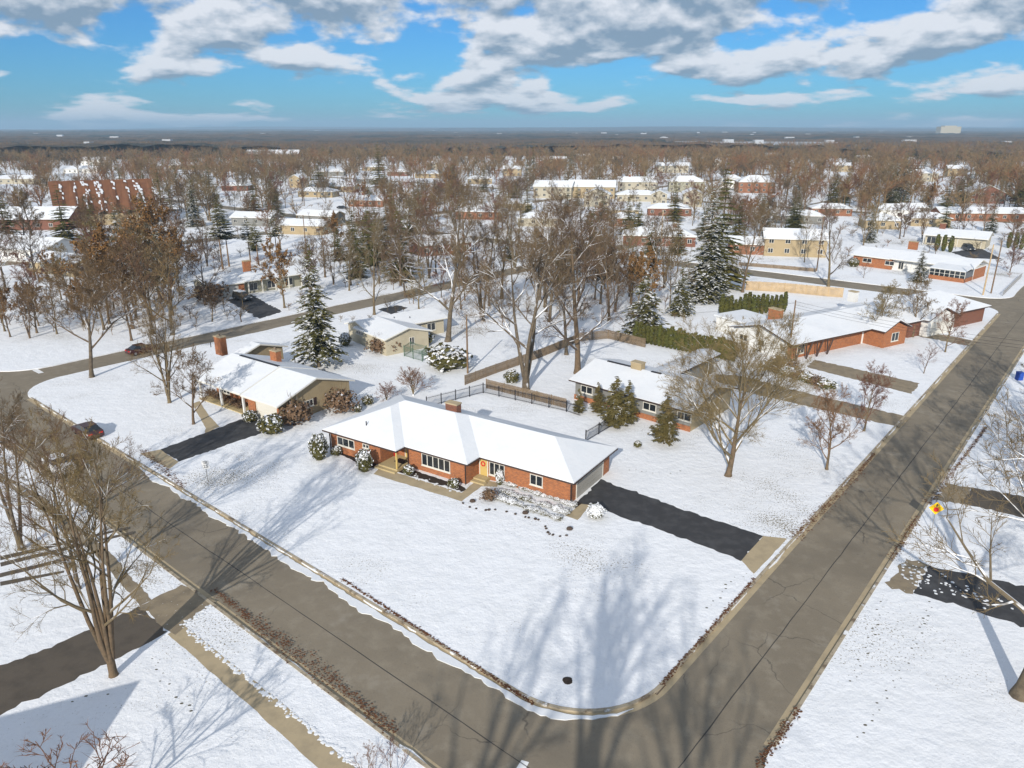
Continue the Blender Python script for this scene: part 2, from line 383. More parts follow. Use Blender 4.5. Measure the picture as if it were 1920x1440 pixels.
# tar joint along the crown of each street, and the joints across
def tar(line, w=.05):
    l2 = jitter_line(line, 1.6, .018); strip('tar_joint', l2, lambda i: -w*random.uniform(.6, 1.3), lambda i: w*random.uniform(.6, 1.3), -.12, -.114, M_TAR, parent=road)
tar([ST(24.4, -14.5), ST(24.7, -150)], .03); tar([ST(27, -13), ST(D0, -13.1)], .035)
tar([ST(21, -7), ST(24.4, -9.5), ST(27.9, -14.2)], .07)
# leftover snow and ice in the gutter round the lawn corner
def snow_edge(line, base, amp, seed, name='gutter_snow', zt=-.06):
    rg = random.Random(seed); w = [0]*len(line); x = base
    for i in range(len(line)): x = max(.05, x + rg.gauss(0, amp)); x += (base-x)*.3; w[i] = x*min(1, i/12+.05, (len(line)-1-i)/14)
    o = strip(name, line, lambda i: -.26-w[i], lambda i: -.26+.1*min(1, w[i])*rg.random(), -.125, zt, M_SNOWROOF); o['kind'] = 'stuff'
    tag(o, 'leftover snow and ice lying in the gutter along the corner lawn', 'snow')
snow_edge(jitter_line(seg_st(A1, -74, A1, C0-6.5)+arc_st(A1, C0, 1, -1, 6.5)[1:11], .35, .03), .55, .16, 3)

# driveways, walks, beds: thin sheets on the ground, each edge a little uneven
def drive(name, z, m, *pts, jit=(.4, .085)): return sheet(name, PX(*pts), z, m, jit=jit)
drive('driveway', .006, M_DRIVE, (1081, 943), (1125, 899), (1270, 951), (1431, 1005), (1390, 1051), (1230, 990), (1112, 950))
drive('driveway_apron', .011, M_CONC, (1390, 1051), (1431, 1005), (1476, 1010), (1414, 1076), jit=(.6, .03))
drive('walkway', .008, M_CONC, (700, 889), (712, 877), (742, 886), (866, 924), (888, 905), (893, 898), (935, 905), (932, 913), (902, 912), (880, 929), (866, 940), jit=(.6, .03))
drive('walkway', .010, M_CONC, (1060, 967), (1090, 945), (1107, 947), (1083, 975), jit=(.6, .03))
drive('driveway', .006, M_DRIVE, (300, 843), (380, 813), (460, 783), (499, 791), (490, 812), (420, 836), (335, 866))
drive('driveway_apron', .011, M_CONC, (262, 851), (300, 843), (335, 866), (318, 879), jit=(.6, .03))
drive('walkway', .010, M_CONC, (360, 757), (374, 752), (392, 780), (412, 800), (384, 812), (386, 803), (372, 778), jit=(.6, .03))
drive('driveway', .006, M_DRIVEB, (-60, 1275), (0, 1248), (95, 1213), (262, 1136), (315, 1185), (190, 1250), (0, 1342), (-60, 1375))
drive('driveway_apron', .011, M_CONCD, (262, 1136), (340, 1096), (404, 1127), (372, 1150), (330, 1190), (315, 1185), jit=(.5, .08))
drive('sidewalk', .008, M_CONC, (314, 1189), (345, 1172), (420, 1232), (520, 1310), (680, 1452), (610, 1452), (470, 1325), jit=(.6, .02))
drive('sidewalk', .008, M_CONCD, (285, 1125), (262, 1136), (180, 1040), (60, 940), (-40, 880), (-40, 866), (75, 928), (200, 1030), jit=(.5, .06))
for k, (a, b_) in enumerate((((0, 1046), (240, 990)), ((0, 1058), (250, 998)), ((0, 1078), (200, 1030)), ((0, 1094), (120, 1072)))):
    drive('track_shadow_strip', .006+.001*k, M_DRIVEB, (a[0], a[1]-3), (b_[0], b_[1]-2), (b_[0], b_[1]+2), (a[0], a[1]+5), jit=(.8, .03))  # dark strips stand for tyre tracks and painted tree shadows together
drive('driveway', .006, M_DRIVE, (1742, 1060), (1800, 1073), (1940, 1104), (1940, 1182), (1800, 1137), (1712, 1112), jit=(.4, .1))
drive('driveway_apron', .009, M_CONCD, (1742, 1060), (1712, 1112), (1660, 1098), (1700, 1047), jit=(.4, .15))
drive('driveway', .006, M_DRIVEB, (1822, 914), (1940, 934), (1940, 975), (1800, 944), jit=(.4, .12))
drive('driveway_apron', .009, M_CONCD, (1822, 914), (1800, 944), (1752, 938), (1772, 905), jit=(.4, .15))
drive('driveway', .006, M_CONCD, (1340, 702), (1385, 704), (1545, 745), (1706, 782), (1688, 801), (1640, 791), (1390, 733), (1345, 718))
drive('driveway', .006, M_CONCD, (1527, 674), (1725, 719), (1709, 739), (1511, 688), jit=(.4, .12))
drive('driveway', .006, M_CONCD, (1640, 602), (1660, 607), (1833, 640), (1817, 649), (1655, 617), (1630, 610), jit=(.5, .1))
drive('driveway', .006, M_DRIVE, (425, 563), (470, 552), (530, 584), (486, 598), jit=(.5, .15))
drive('driveway', .006, M_DRIVE, (708, 580), (745, 572), (764, 577), (735, 590), jit=(.5, .15))
drive('driveway', .006, M_DRIVE, (1783, 473), (1836, 464), (1880, 486), (1815, 484), jit=(.6, .15))
drive('flower_bed', .007, M_MULCH, (742, 884), (757, 876), (866, 911), (875, 919), (866, 922), jit=(.4, .06))
drive('flower_bed', .007, M_MULCH, (622, 846), (640, 836), (712, 868), (700, 880), (660, 862), jit=(.4, .06))
drive('flower_bed', .007, M_MULCH, (1072, 945), (1082, 940), (1092, 944), (1078, 955), jit=(.4, .06))

# ------------------------------------------------------------------ houses
TH, SN = .15, .11
class House:
    def __init__(s, name, label, FL, FR, z=2.4, cat='house', group=None, org=None, ang=None):
        s.ze = z
        if org is None:
            a, b = G(*FL, z), G(*FR, z); s.org = a; s.ang = math.atan2(b[1]-a[1], b[0]-a[0]); s.len = math.hypot(b[0]-a[0], b[1]-a[1])
        else: s.org, s.ang, s.len = org, ang, 0
        s.root = tag(empty(name, s.org[0], s.org[1], 0, s.ang), label, cat, group)
    def loc(s, px, py, z):
        x, y = G(px, py, z); x -= s.org[0]; y -= s.org[1]; c, d = math.cos(s.ang), math.sin(s.ang)
        return (x*c + y*d, -x*d + y*c)
    def world(s, x, y):
        c, d = math.cos(s.ang), math.sin(s.ang); return (s.org[0]+x*c-y*d, s.org[1]+x*d+y*c)
    def hip(s, x0, x1, y0, y1, ze=None, pitch=.39, trim=None, bare=None):
        ze = s.ze if ze is None else ze
        def solid(x0, x1, y0, y1, zb, zt):
            h = min(x1-x0, y1-y0)/2; zr = zt + h*pitch; m = MB()
            V = [(x0, y0, zb), (x1, y0, zb), (x1, y1, zb), (x0, y1, zb), (x0, y0, zt), (x1, y0, zt), (x1, y1, zt), (x0, y1, zt)]
            if x1-x0 >= y1-y0: V += [(x0+h, (y0+y1)/2, zr), (x1-h, (y0+y1)/2, zr)]; top = [(4, 5, 9, 8), (5, 6, 9), (6, 7, 8, 9), (7, 4, 8)]
            else: V += [((x0+x1)/2, y0+h, zr), ((x0+x1)/2, y1-h, zr)]; top = [(4, 5, 8), (5, 6, 9, 8), (6, 7, 9), (7, 4, 8, 9)]
            return m.add(V, [(3, 2, 1, 0), (0, 1, 5, 4), (1, 2, 6, 5), (2, 3, 7, 6), (3, 0, 4, 7)] + top)
        r = solid(x0, x1, y0, y1, ze-.04, ze+TH-.04).build('roof', trim or M_TRIM, s.root)
        if bare: r.data.materials[0] = bare
        else: solid(x0+.03, x1-.03, y0+.03, y1-.03, ze+TH-.05, ze+TH+SN-.04).build('snow_layer', M_SNOWROOF, r)
        return r
    def gable(s, x0, x1, y0, y1, ze=None, pitch=.33, axis='x', trim=None, bare=None, snow=None):
        ze = s.ze if ze is None else ze
        def slab(x0, x1, y0, y1, zb, t):
            m = MB(); a0, a1, c0, c1 = (x0, x1, y0, y1) if axis == 'x' else (y0, y1, x0, x1)
            mid = (c0+c1)/2; zr = zb + (c1-c0)/2*pitch
            prof = [(c0, zb), (mid, zr), (c1, zb), (c1, zb+t), (mid, zr+t), (c0, zb+t)]
            P = lambda a, c, z: (a, c, z) if axis == 'x' else (c, a, z)
            V = [P(a0, *p) for p in prof] + [P(a1, *p) for p in prof]
            F = [(i, i+6, (i+1) % 6+6, (i+1) % 6) for i in range(6)] + [(0, 1, 4, 5), (1, 2, 3, 4), (6, 11, 10, 7), (7, 10, 9, 8)]
            if axis != 'x': F = [f[::-1] for f in F]
            return m.add(V, [f[::-1] for f in F])
        r = slab(x0, x1, y0, y1, ze, TH).build('roof', trim or M_TRIMW, s.root)
        if bare: r.data.materials[0] = bare
        else: slab(x0+.03, x1-.03, y0+.03, y1-.03, ze+TH-.03, SN).build('snow_layer', snow or M_SNOWROOF, r)
        return r
    def gwall(s, x0, x1, y0, y1, m, ze=None, pitch=.33, axis='x', name='wall'):
        """a wall box with gable triangles"""
        ze = s.ze if ze is None else ze
        a0, a1, c0, c1 = (x0, x1, y0, y1) if axis == 'x' else (y0, y1, x0, x1); mid = (c0+c1)/2
        P = lambda a, c, z: (a, c, z) if axis == 'x' else (c, a, z)
        prof = [(c0, -.1), (c1, -.1), (c1, ze), (mid, ze+(c1-c0)/2*pitch), (c0, ze)]
        b = MB(); V = [P(a0, *p) for p in prof] + [P(a1, *p) for p in prof]
        F = [(i, (i+1) % 5, (i+1) % 5+5, i+5) for i in range(5)] + [(4, 3, 2, 1, 0), (5, 6, 7, 8, 9)]
        if axis == 'x': F = [f[::-1] for f in F]
        F = [f[::-1] for f in F] if axis == 'x' else F
        b.add(V, F); o = b.build(name, m, s.root, uv=True); return o
    def wall(s, poly, h, m, z0=-.1): return MB().prism(poly, z0, h).build('wall', m, s.root, uv=True)
    def slab(s, ax, plane, sg, a0, a1, z0, z1, d0, d1, mb=None, mi=0):
        """a box standing on a wall plane; ax = direction it runs along, sg = side of the outward normal"""
        mb = mb or MB(); lo, hi = sorted((plane+sg*d0, plane+sg*d1))
        if ax == 'x': mb.box(a0, a1, lo, hi, z0, z1, mi)
        else: mb.box(lo, hi, a0, a1, z0, z1, mi)
        return mb
    def window(s, ax, plane, sg, a0, a1, z0, z1, n=2, m=None, rows=1, sill=True):
        f = MB(); t = .07
        for q in ((a0, a1, z0, z0+t), (a0, a1, z1-t, z1), (a0, a0+t, z0+t, z1-t), (a1-t, a1, z0+t, z1-t)): s.slab(ax, plane, sg, *q, -.02, .06, f)
        for k in range(1, n):
            c = a0+(a1-a0)*k/n; s.slab(ax, plane, sg, c-t*.6, c+t*.6, z0+t, z1-t, -.02, .055, f)
        for k in range(1, rows):
            c = z0+(z1-z0)*k/rows; s.slab(ax, plane, sg, a0+t, a1-t, c-.025, c+.025, -.02, .05, f)
        w = f.build('window', m or M_TRIMW, s.root)
        for k in range(n):
            c0, c1 = a0+(a1-a0)*k/n, a0+(a1-a0)*(k+1)/n
            s.slab(ax, plane, sg, c0+.03, c1-.03, z0+.04, z1-.04, -.01, .02).build('pane', M_GLASS, w)
        if sill: s.slab(ax, plane, sg, a0-.06, a1+.06, z0-.1, z0-.003, -.02, .10).build('sill', m or M_TRIMW, w)
        return w
    def door(s, ax, plane, sg, a0, a1, z0, z1, m):
        d = s.slab(ax, plane, sg, a0, a1, z0, z1, -.02, .05).build('door', m, s.root)
        fr = MB()
        for q in ((a0-.09, a0-.003, z0, z1+.09), (a1+.003, a1+.09, z0, z1+.09), (a0-.003, a1+.003, z1+.003, z1+.09)): s.slab(ax, plane, sg, *q, -.02, .07, fr)
        fr.build('frame', M_TRIMW, d)
        s.slab(ax, plane, sg, a1-.14, a1-.09, z0+.95, z0+1.05, .05, .1).build('handle', M_STEEL, d); return d
    def garage(s, ax, plane, sg, a0, a1, z1, m, rows=4):
        d = s.slab(ax, plane, sg, a0, a1, 0.0, z1, -.02, .02).build('garage_door', m, s.root)
        h = (z1-.03)/rows
        for k in range(rows): s.slab(ax, plane, sg, a0+.03, a1-.03, .02+k*h, .02+(k+1)*h-.025, .02, .045).build('panel', m, d)
        fr = MB()
        for q in ((a0-.14, a0-.003, 0, z1+.14), (a1+.003, a1+.14, 0, z1+.14), (a0-.003, a1+.003, z1+.003, z1+.14)): s.slab(ax, plane, sg, *q, -.02, .06, fr)
        fr.build('frame', M_TRIMW, d); return d
    def chimney(s, x, y, w, d, z0, z1, m=None, flue=True):
        c = MB().box(x-w/2, x+w/2, y-d/2, y+d/2, z0, z1).build('chimney', m or M_BRICKD, s.root, uv=True)
        MB().box(x-w/2-.06, x+w/2+.06, y-d/2-.06, y+d/2+.06, z1+.002, z1+.14).build('cap', M_CONC, c)
        if flue: MB().tube([(x, y, z1+.14), (x, y, z1+.5)], .14, 8, cap=True).build('flue', M_BRICKD, c)
        return c
    def ridge_vent(s, x0, x1, y, z): return MB().box(x0, x1, y-.16, y+.16, z-.1, z+.05).build('ridge_vent', M_BLACK, s.root)
    def vent(s, x, y, z): return MB().tube([(x, y, z-.3), (x, y, z+.45)], .06, 7, cap=True).build('vent_pipe', M_BLACK, s.root)

# --- the brick house on the corner lawn
u_ang = math.radians(147.266-180)
_a = G(1077, 942); _u = (math.cos(R(147.266)), math.sin(R(147.266))); _v = (.54074, .84119)
org = (_a[0]+28.3*_u[0]-4.42*_v[0], _a[1]+28.3*_u[1]-4.42*_v[1])
h1 = House('brick_ranch_house', 'long orange brick ranch house with snowy hipped roof on the corner lawn', None, None, 2.35, org=org, ang=u_ang)
h1.wall([(.6, .62), (7.7, .62), (7.7, 3.2), (10.25, 3.2), (10.25, 1.97), (17.65, 1.97), (17.65, 4.02), (28.1, 4.02), (28.1, 12.2), (.6, 12.2)], 2.34, M_BRICK)
h1.hip(0, 18.25, 1.36, 12.82); h1.hip(.02, 10.42, 0, 12.0, 2.353); h1.hip(6.5, 28.72, 3.42, 12.80, 2.347)
h1.window('x', .62, -1, 1.6, 4.1, .95, 1.92, 3); h1.window('x', .62, -1, 5.3, 6.2, 1.5, 1.95, 2)
h1.window('x', 1.97, -1, 12.1, 15.7, .72, 2.02, 5); h1.window('x', 4.02, -1, 19.0, 20.8, .62, 2.02, 3); h1.window('x', 4.02, -1, 23.7, 25.1, .85, 1.95, 2)
h1.door('x', 4.02, -1, 17.9, 18.75, .32, 2.2, M_GOLD)
h1.door('x', 3.2, -1, 8.9, 9.8, .32, 2.25, M_GOLD)
h1.garage('y', 28.1, 1, 5.2, 10.6, 2.05, M_GDOOR)
MB().box(10.05, 10.2, .3, .45, .33, 2.34).build('porch_post', M_GOLD, h1.root)
MB().box(7.72, 10.23, .25, 3.18, -.1, .32).box(7.5, 10.23, -.15, .248, -.1, .16).build('porch_steps', M_STEP, h1.root)
MB().box(17.67, 19.1, 3.1, 4.0, -.1, .30).box(17.67, 19.3, 2.6, 3.098, -.1, .15).build('door_steps', M_STEP, h1.root)
cx_, cy_ = h1.loc(847, 772, 4.4)
h1.chimney(cx_, cy_+.3, 1.5, .8, 3.2, 5.25, M_BRICKD, flue=False); h1.vent(*h1.loc(687, 798, 3.3), 3.35)
for x, y in ((.55, .55), (17.6, 1.9), (28.15, 3.97)): MB().box(x-.05, x+.05, y-.06, y+.04, 0, 2.3).build('downspout', M_TRIM, h1.root)
for x, y in ((10.3, 1.9),): MB().box(x, x+.1, y-.1, y, .2, 2.3).build('downspout', M_TRIM, h1.root)
o = MB().box(8.6, 9.9, 1.6, 2.5, .325, .345).build('door_mat', M_BLACK); o.location = (*h1.org, 0); o.rotation_euler = (0, 0, h1.ang); tag(o, 'dark mat on the porch in front of the gold door', 'door mat')
sl = MB(); sl.box(7.80, 7.86, 2.9, 3.1, .33, 1.75).box(7.80, 7.86, 2.55, 2.75, .33, 1.6)
for z in (.7, 1.05, 1.4): sl.box(7.80, 7.85, 2.5, 3.12, z, z+.12)
o = sl.build('wooden_sled', M_RED); o.location = (*h1.org, 0); o.rotation_euler = (0, 0, h1.ang); tag(o, 'red wooden sled leaning against the porch brick wall', 'sled')
def wreath(x, y, z, label):
    pts = [(x+.22*math.cos(a), y, z+.22*math.sin(a)) for a in np.linspace(0, 2*math.pi, 13)]
    o = MB().tube(pts, .06, 6).build('door_wreath', M_RED); o.location = (*h1.org, 0); o.rotation_euler = (0, 0, h1.ang); tag(o, label, 'wreath')
wreath(18.3, 3.9, 1.6, 'round red wreath on the gold door beside the garage wing')

# --- left neighbour: tan gable house with two brick chimneys
h2 = House('tan_gable_house', 'tan house with broad snowy gable roof and white garage door beside the black driveway', (366, 715), (519, 766.5), 2.45)
L2 = h2.len; D2 = h2.loc(677, 718, 2.45)[1]
LS = h2.loc(445, 745, 2.45)[0]
h2.gable(LS, L2, 0, D2, pitch=.32); h2.gable(-.4, LS+.1, -.1, D2-.1, 2.60, .32)
h2.gwall(LS+.6, L2-.5, .6, D2-.6, M_TAN, 2.6, .32); h2.wall([(.6, 2.4), (LS+.6, 2.4), (LS+.6, D2-.7), (.6, D2-.7)], 2.55, M_BRICK)
h2.garage('x', .6, -1, LS+2.4, L2-.9, 2.1, M_TRIMW)
for xa_, xb_ in ((LS+.7, LS+2.1), (L2-.75, L2-.45)): MB().box(xa_, xb_, .5, .59, 0, 2.5).build('brick_pier', M_BRICK, h2.root, uv=True)
for x in (.3, LS*.5, LS-.1): MB().box(x-.11, x+.11, .3, .52, 0, 2.65).build('porch_post', M_WHITE, h2.root)
h2.window('y', L2-.5, 1, D2*.33, D2*.33+1.6, 1.1, 1.95, 3, M_TRIMW); MB().box(L2-.49, L2-.44, D2*.33+1.68, D2*.33+2.1, 1.05, 2.0).build('shutter', M_TRIM, h2.root)
h2.window('x', 2.4, -1, 1.5, 3.6, .7, 2.0, 3); h2.door('x', 2.4, -1, LS-1.8, LS-.9, .1, 2.15, M_WHITE)
MB().box(0, LS+.5, .2, 2.38, -.1, .12).build('porch_slab', M_STEP, h2.root)
c = h2.loc(518, 678, 3.6); h2.chimney(c[0], c[1], 1.3, .8, 2.6, 5.1, M_BRICK)
h2.vent(*h2.loc(553, 676, 3.4), 3.4); h2.ridge_vent(1.5, LS, D2/2-.1, 2.6+(D2-.2)/2*.32+.25)
# rear wing with the tall chimney
p0 = h2.loc(345, 692, 2.4); p1 = h2.loc(548, 657, 2.4)
h2.gable(p0[0]+1.0, p1[0]-1.5, D2*.62, p1[1]+.5, 2.5, .30); h2.gwall(p0[0]+1.6, p1[0]-2.1, D2*.62+.6, p1[1]-.1, M_TAN, 2.62, .30)
c = h2.loc(414, 648, 3.8); h2.chimney(c[0], c[1], 1.6, .9, 2.5, 5.1, M_BRICK)
h2.vent(*h2.loc(395, 646, 3.6), 3.5)

# --- cream house behind
h3 = House('cream_house', 'cream house with low gables and snowy shrubs behind the backyard lawn', (689, 626), (840, 597), 2.5)
L3 = h3.len; D3 = max(7.5, h3.loc(646, 608, 2.5)[1])
h3.gable(0, L3, 0, D3, pitch=.30); h3.gwall(.45, L3-.5, .6, D3-.6, M_CREAM, 2.65, .30)
q1, q2, q3 = h3.loc(690, 628, 2.5), h3.loc(720.6, 634.8, 2.5), h3.loc(792.8, 615.8, 2.5)
h3.gable(min(q1[0], q2[0])+.0, q3[0], -5.6, D3*.55, 2.55, .27, axis='y'); 
xa, xb = min(q1[0], q2[0])+.5, q3[0]-.5
h3.gwall(xa, xb, -5.1, .5, M_CREAM, 2.68, .27, axis='y')
h3.window('x', -5.1, -1, (xa+xb)/2+.3, (xa+xb)/2+1.2, 1.0, 2.2, 2); h3.window('y', xa, -1, -4.0, -2.0, 1.5, 2.2, 3); h3.window('y', .45, -1, 2.2, 4.4, 1.6, 2.2, 3)
h3.window('x', .6, -1, xb+1.0, xb+2.4, .3, 2.2, 2); h3.window('x', .6, -1, xb+3.5, xb+5.2, .8, 2.1, 2)
h3.vent(xb+1, 1.8, 3.1); h3.vent(xb-1.5, 2.6, 3.3)

# --- long ranch across the side street
h4 = House('long_ranch_house', 'long pale ranch house with car park in front across the side street', (386, 541), (552, 518), 2.6)
L4 = h4.len; D4 = max(8.5, h4.loc(354, 530, 2.6)[1])
h4.gable(0, L4*.42, 0, D4, pitch=.28); h4.gable(L4*.42+.02, L4+3, .12, D4-.12, 2.72, .28)
h4.gwall(.5, L4*.43, .6, D4-.6, M_CREAM, 2.75, .28); h4.gwall(L4*.43+.01, L4+2.5, 1.6, D4-.7, M_OLIVE, 2.8, .28)
h4.garage('x', .6, -1, 1.4, 6.8, 2.15, M_TRIMW)
MB().box(L4*.43-1.4, L4*.43-.2, .45, .59, 0, 2.5).build('brick_pier', M_BRICK, h4.root, uv=True)
for k in range(5): MB().box(L4*.47+k*3-.1, L4*.47+k*3+.1, .5, .7, 0, 2.75).build('porch_post', M_TRIMW, h4.root)
for k in range(3): h4.window('x', 1.6, -1, L4*.5+k*4, L4*.5+k*4+1.8, .5, 2.1, 2)
c = h4.loc(463, 503, 3.8); h4.chimney(c[0], c[1], 1.6, .9, 3, 5.4, M_BRICK, flue=False)

# --- grey house behind the main one
h5 = House('grey_house', 'low grey house with wide snowy gables and a small square chimney behind the fence', (1066, 714), (1299, 777), 2.5)
L5 = h5.len; D5 = 11.5
h5.gable(0, L5, 0, D5, pitch=.26, trim=M_TRIM); h5.gwall(.6, L5-.6, .7, D5-.7, M_GREY, 2.65, .26)
MB().box(.5, L5-.5, .62, .695, 0, .65).build('brick_base', M_BRICK, h5.root, uv=True)
MB().box(L5-.597, L5-.55, .7, D5-.7, 0, 2.5).build('end_wall', M_TAN, h5.root)
a5, b5 = h5.loc(1280, 704, 2.6), h5.loc(1352, 666, 2.6)
wg = h5.loc(1166, 690, 2.6)[0]
h5.gable(max(6, wg-1), b5[0], D5*.45, b5[1], 2.62, .24, axis='y', trim=M_TRIM, snow=M_ROOFTHINSHADE); h5.gwall(max(6, wg-1)+.7, b5[0]-.7, D5*.5, b5[1]-.6, M_GREY, 2.75, .24, axis='y')
for k in range(4): h5.window('x', .7, -1, 1.5+k*4.6, 3.3+k*4.6, 1.2, 2.15, 2)
h5.window('y', L5-.55, 1, 3.6, 5.4, 1, 2.1, 2)
c = h5.loc(1196, 690, 4.2); h5.chimney(c[0], c[1], 1.5, 1.0, 3.0, 4.9, M_TAN, flue=False)

h5.ridge_vent(2, 7, D5/2, 2.5+D5/2*.26+.24); h5.ridge_vent(10, L5-9, D5/2, 2.5+D5/2*.26+.24)
# --- white and brick house along the right street
h6 = House('white_brick_house', 'long white and brick house with timber porch brackets and many snowy gables', (1365, 614), (1486.5, 650), 2.6)
L6 = h6.len; D6 = h6.loc(1690, 544, 2.6)[1]
h6.gable(0, L6, 0, D6*.62, pitch=.27, axis='y', trim=M_TRIM); h6.gwall(.6, L6-1.6, .7, D6*.6, M_WHITE, 2.7, .27, axis='y')
h6.hip(1.0, L6+1.0, D6*.52, D6, 2.75, .36, M_TRIM); h6.wall([(1.7, D6*.55), (L6+.3, D6*.55), (L6+.3, D6-.7), (1.7, D6-.7)], 2.7, M_BRICKD)
h6.gable(L6*.35, L6+2.4, D6*.36, D6*.36+7, 2.65, .42, axis='x', trim=M_TRIM); h6.gwall(L6*.4, L6+1.9, D6*.36+.6, D6*.36+6.4, M_BRICK, 2.75, .42, axis='x')
h6.gable(L6*.35, L6+2.0, D6*.60, D6*.60+9, 2.72, .40, axis='x', trim=M_TRIM); h6.gwall(L6*.4, L6+1.5, D6*.60+.6, D6*.60+8.4, M_WHITE, 2.8, .40, axis='x')
MB().box(L6-1.58, L6-1.5, .9, D6*.36, 0, 2.6).build('porch_wall', M_BRICK, h6.root, uv=True)
for k in range(4):
    y = 1.5+k*2.4
    MB().tube([(L6-.4, y, -.1), (L6-.1, y+.7, 2.6)], .12, 4).tube([(L6-.4, y, -.1), (L6-.1, y-.7, 2.6)], .12, 4).build('porch_bracket', M_TRIM, h6.root)
h6.window('x', .7, -1, L6*.45, L6*.45+1.2, 1.0, 2.0, 2); h6.window('x', .7, -1, 2, 3.6, 1.0, 2.0, 2)
h6.window('y', L6-1.5, 1, 3, 4.6, .6, 2.1, 2); h6.window('y', L6+1.9, 1, D6*.36+2.6, D6*.36+4.4, .8, 2.2, 2); h6.garage('y', L6+1.5, 1, D6*.60+1.8, D6*.60+7.0, 2.2, M_TRIMW)
MB().box(-7, 1.6, 4.5, 11, -.1, 2.45).build('flat_roof_wing', M_WHITE, h6.root)
MB().box(-7.3, 1.5, 4.2, 11.3, 2.46, 2.75).build('flat_roof', M_SNOWROOF, h6.root)
c = h6.loc(1454, 592, 3.9); h6.chimney(c[0], c[1], 2.2, 1.0, 2.5, 5.0, M_BRICK, flue=False)
h6.vent(*h6.loc(1507, 618, 3.3), 3.3)
c = h6.loc(1600, 552, 4.2); h6.chimney(c[0], c[1], 1.5, 1.0, 2.9, 4.7, M_WHITE, flue=False)

# --- brick ranch with the glass sunroom
h7 = House('sunroom_ranch_house', 'orange brick ranch house with glass sunroom across the back street', (1595, 478), (1826, 507), 2.5)
L7 = h7.len; D7 = 10.5
h7.gable(0, L7*.34, 0, D7, pitch=.30); h7.gable(L7*.34+.02, L7, .1, D7-.1, 2.62, .30)
h7.gwall(.5, L7*.35, .6, D7-.6, M_BRICK, 2.65, .30); h7.wall([(L7*.35, 1.6), (L7-.5, 1.6), (L7-.5, D7-.7), (L7*.35, D7-.7)], 2.6, M_WHITE)
for k in (0, 1): h7.window('x', .6, -1, 3.0+k*5.5, 5.2+k*5.5, 1.1, 2.1, 2)
h7.window('x', 1.6, -1, L7*.4, L7*.4+1.2, .3, 2.1, 2); h7.door('x', 1.6, -1, L7*.47, L7*.47+1, .05, 2.15, M_WHITE)
sx0, sx1 = L7*.72, L7*.985
MB().box(sx0, sx1, -3.6, 1.58, -.1, .9).build('sunroom_base', M_BRICK, h7.root, uv=True)
sr = MB().box(sx0+.05, sx1-.05, -3.55, 1.5, .902, 2.35).build('sunroom_glass', M_GLASS, h7.root)
fr = MB()
for k in range(8): x = sx0+(sx1-sx0)*k/7; fr.box(x-.05, x+.05, -3.62, -3.5, .9, 2.4)
fr.box(sx0, sx1, -3.63, -3.49, 2.35, 2.48).box(sx0, sx1, -3.63, -3.49, 1.55, 1.62); fr.build('sunroom_frame', M_TRIMW, sr)
b = MB(); b.add([(sx0-.1, -3.8, 2.48), (sx1+.1, -3.8, 2.48), (sx1+.1, 2.6, 3.15), (sx0-.1, 2.6, 3.15), (sx0-.1, -3.8, 2.62), (sx1+.1, -3.8, 2.62), (sx1+.1, 2.6, 3.29), (sx0-.1, 2.6, 3.29)],
    [(3, 2, 1, 0), (4, 5, 6, 7), (0, 1, 5, 4), (1, 2, 6, 5), (2, 3, 7, 6), (3, 0, 4, 7)]); b.build('sunroom_roof', M_SNOWROOF, h7.root)
c = h7.loc(1712, 462, 3.6); h7.chimney(c[0], c[1], 2.2, .9, 2.8, 4.8, M_BRICK, flue=False)
MB().box(L7-.48, L7-.44, 2, D7-1.2, 0, 2.4).build('end_wall', M_BRICK, h7.root, uv=True)

# --- yellow house with double garage
h8 = House('yellow_house', 'pale yellow house with double garage and chimney behind the sunroom house', (1731, 441), (1846, 450), 2.7)
L8 = h8.len; D8 = 11
h8.gable(0, L8+1, 0, D8, pitch=.30); h8.gwall(.5, L8+.4, 1.0, D8-.6, M_CREAM, 2.75, .30)
h8.garage('x', 1.0, -1, L8*.58, L8*.95, 2.3, M_CREAM); h8.window('x', 1.0, -1, 1, 4.5, .4, 2.3, 3); h8.window('x', 1.0, -1, L8*.36, L8*.36+1.6, 1.2, 2.1, 2)
for xa_ in (.2, L8*.28, 5): MB().box(xa_, xa_+.2, .1, .3, 0, 2.7).build('porch_post', M_TRIMW, h8.root)
c = h8.loc(1768, 425, 5); h8.chimney(c[0], c[1], 1.6, 1.0, 3, 6, M_BRICKD, flue=False)

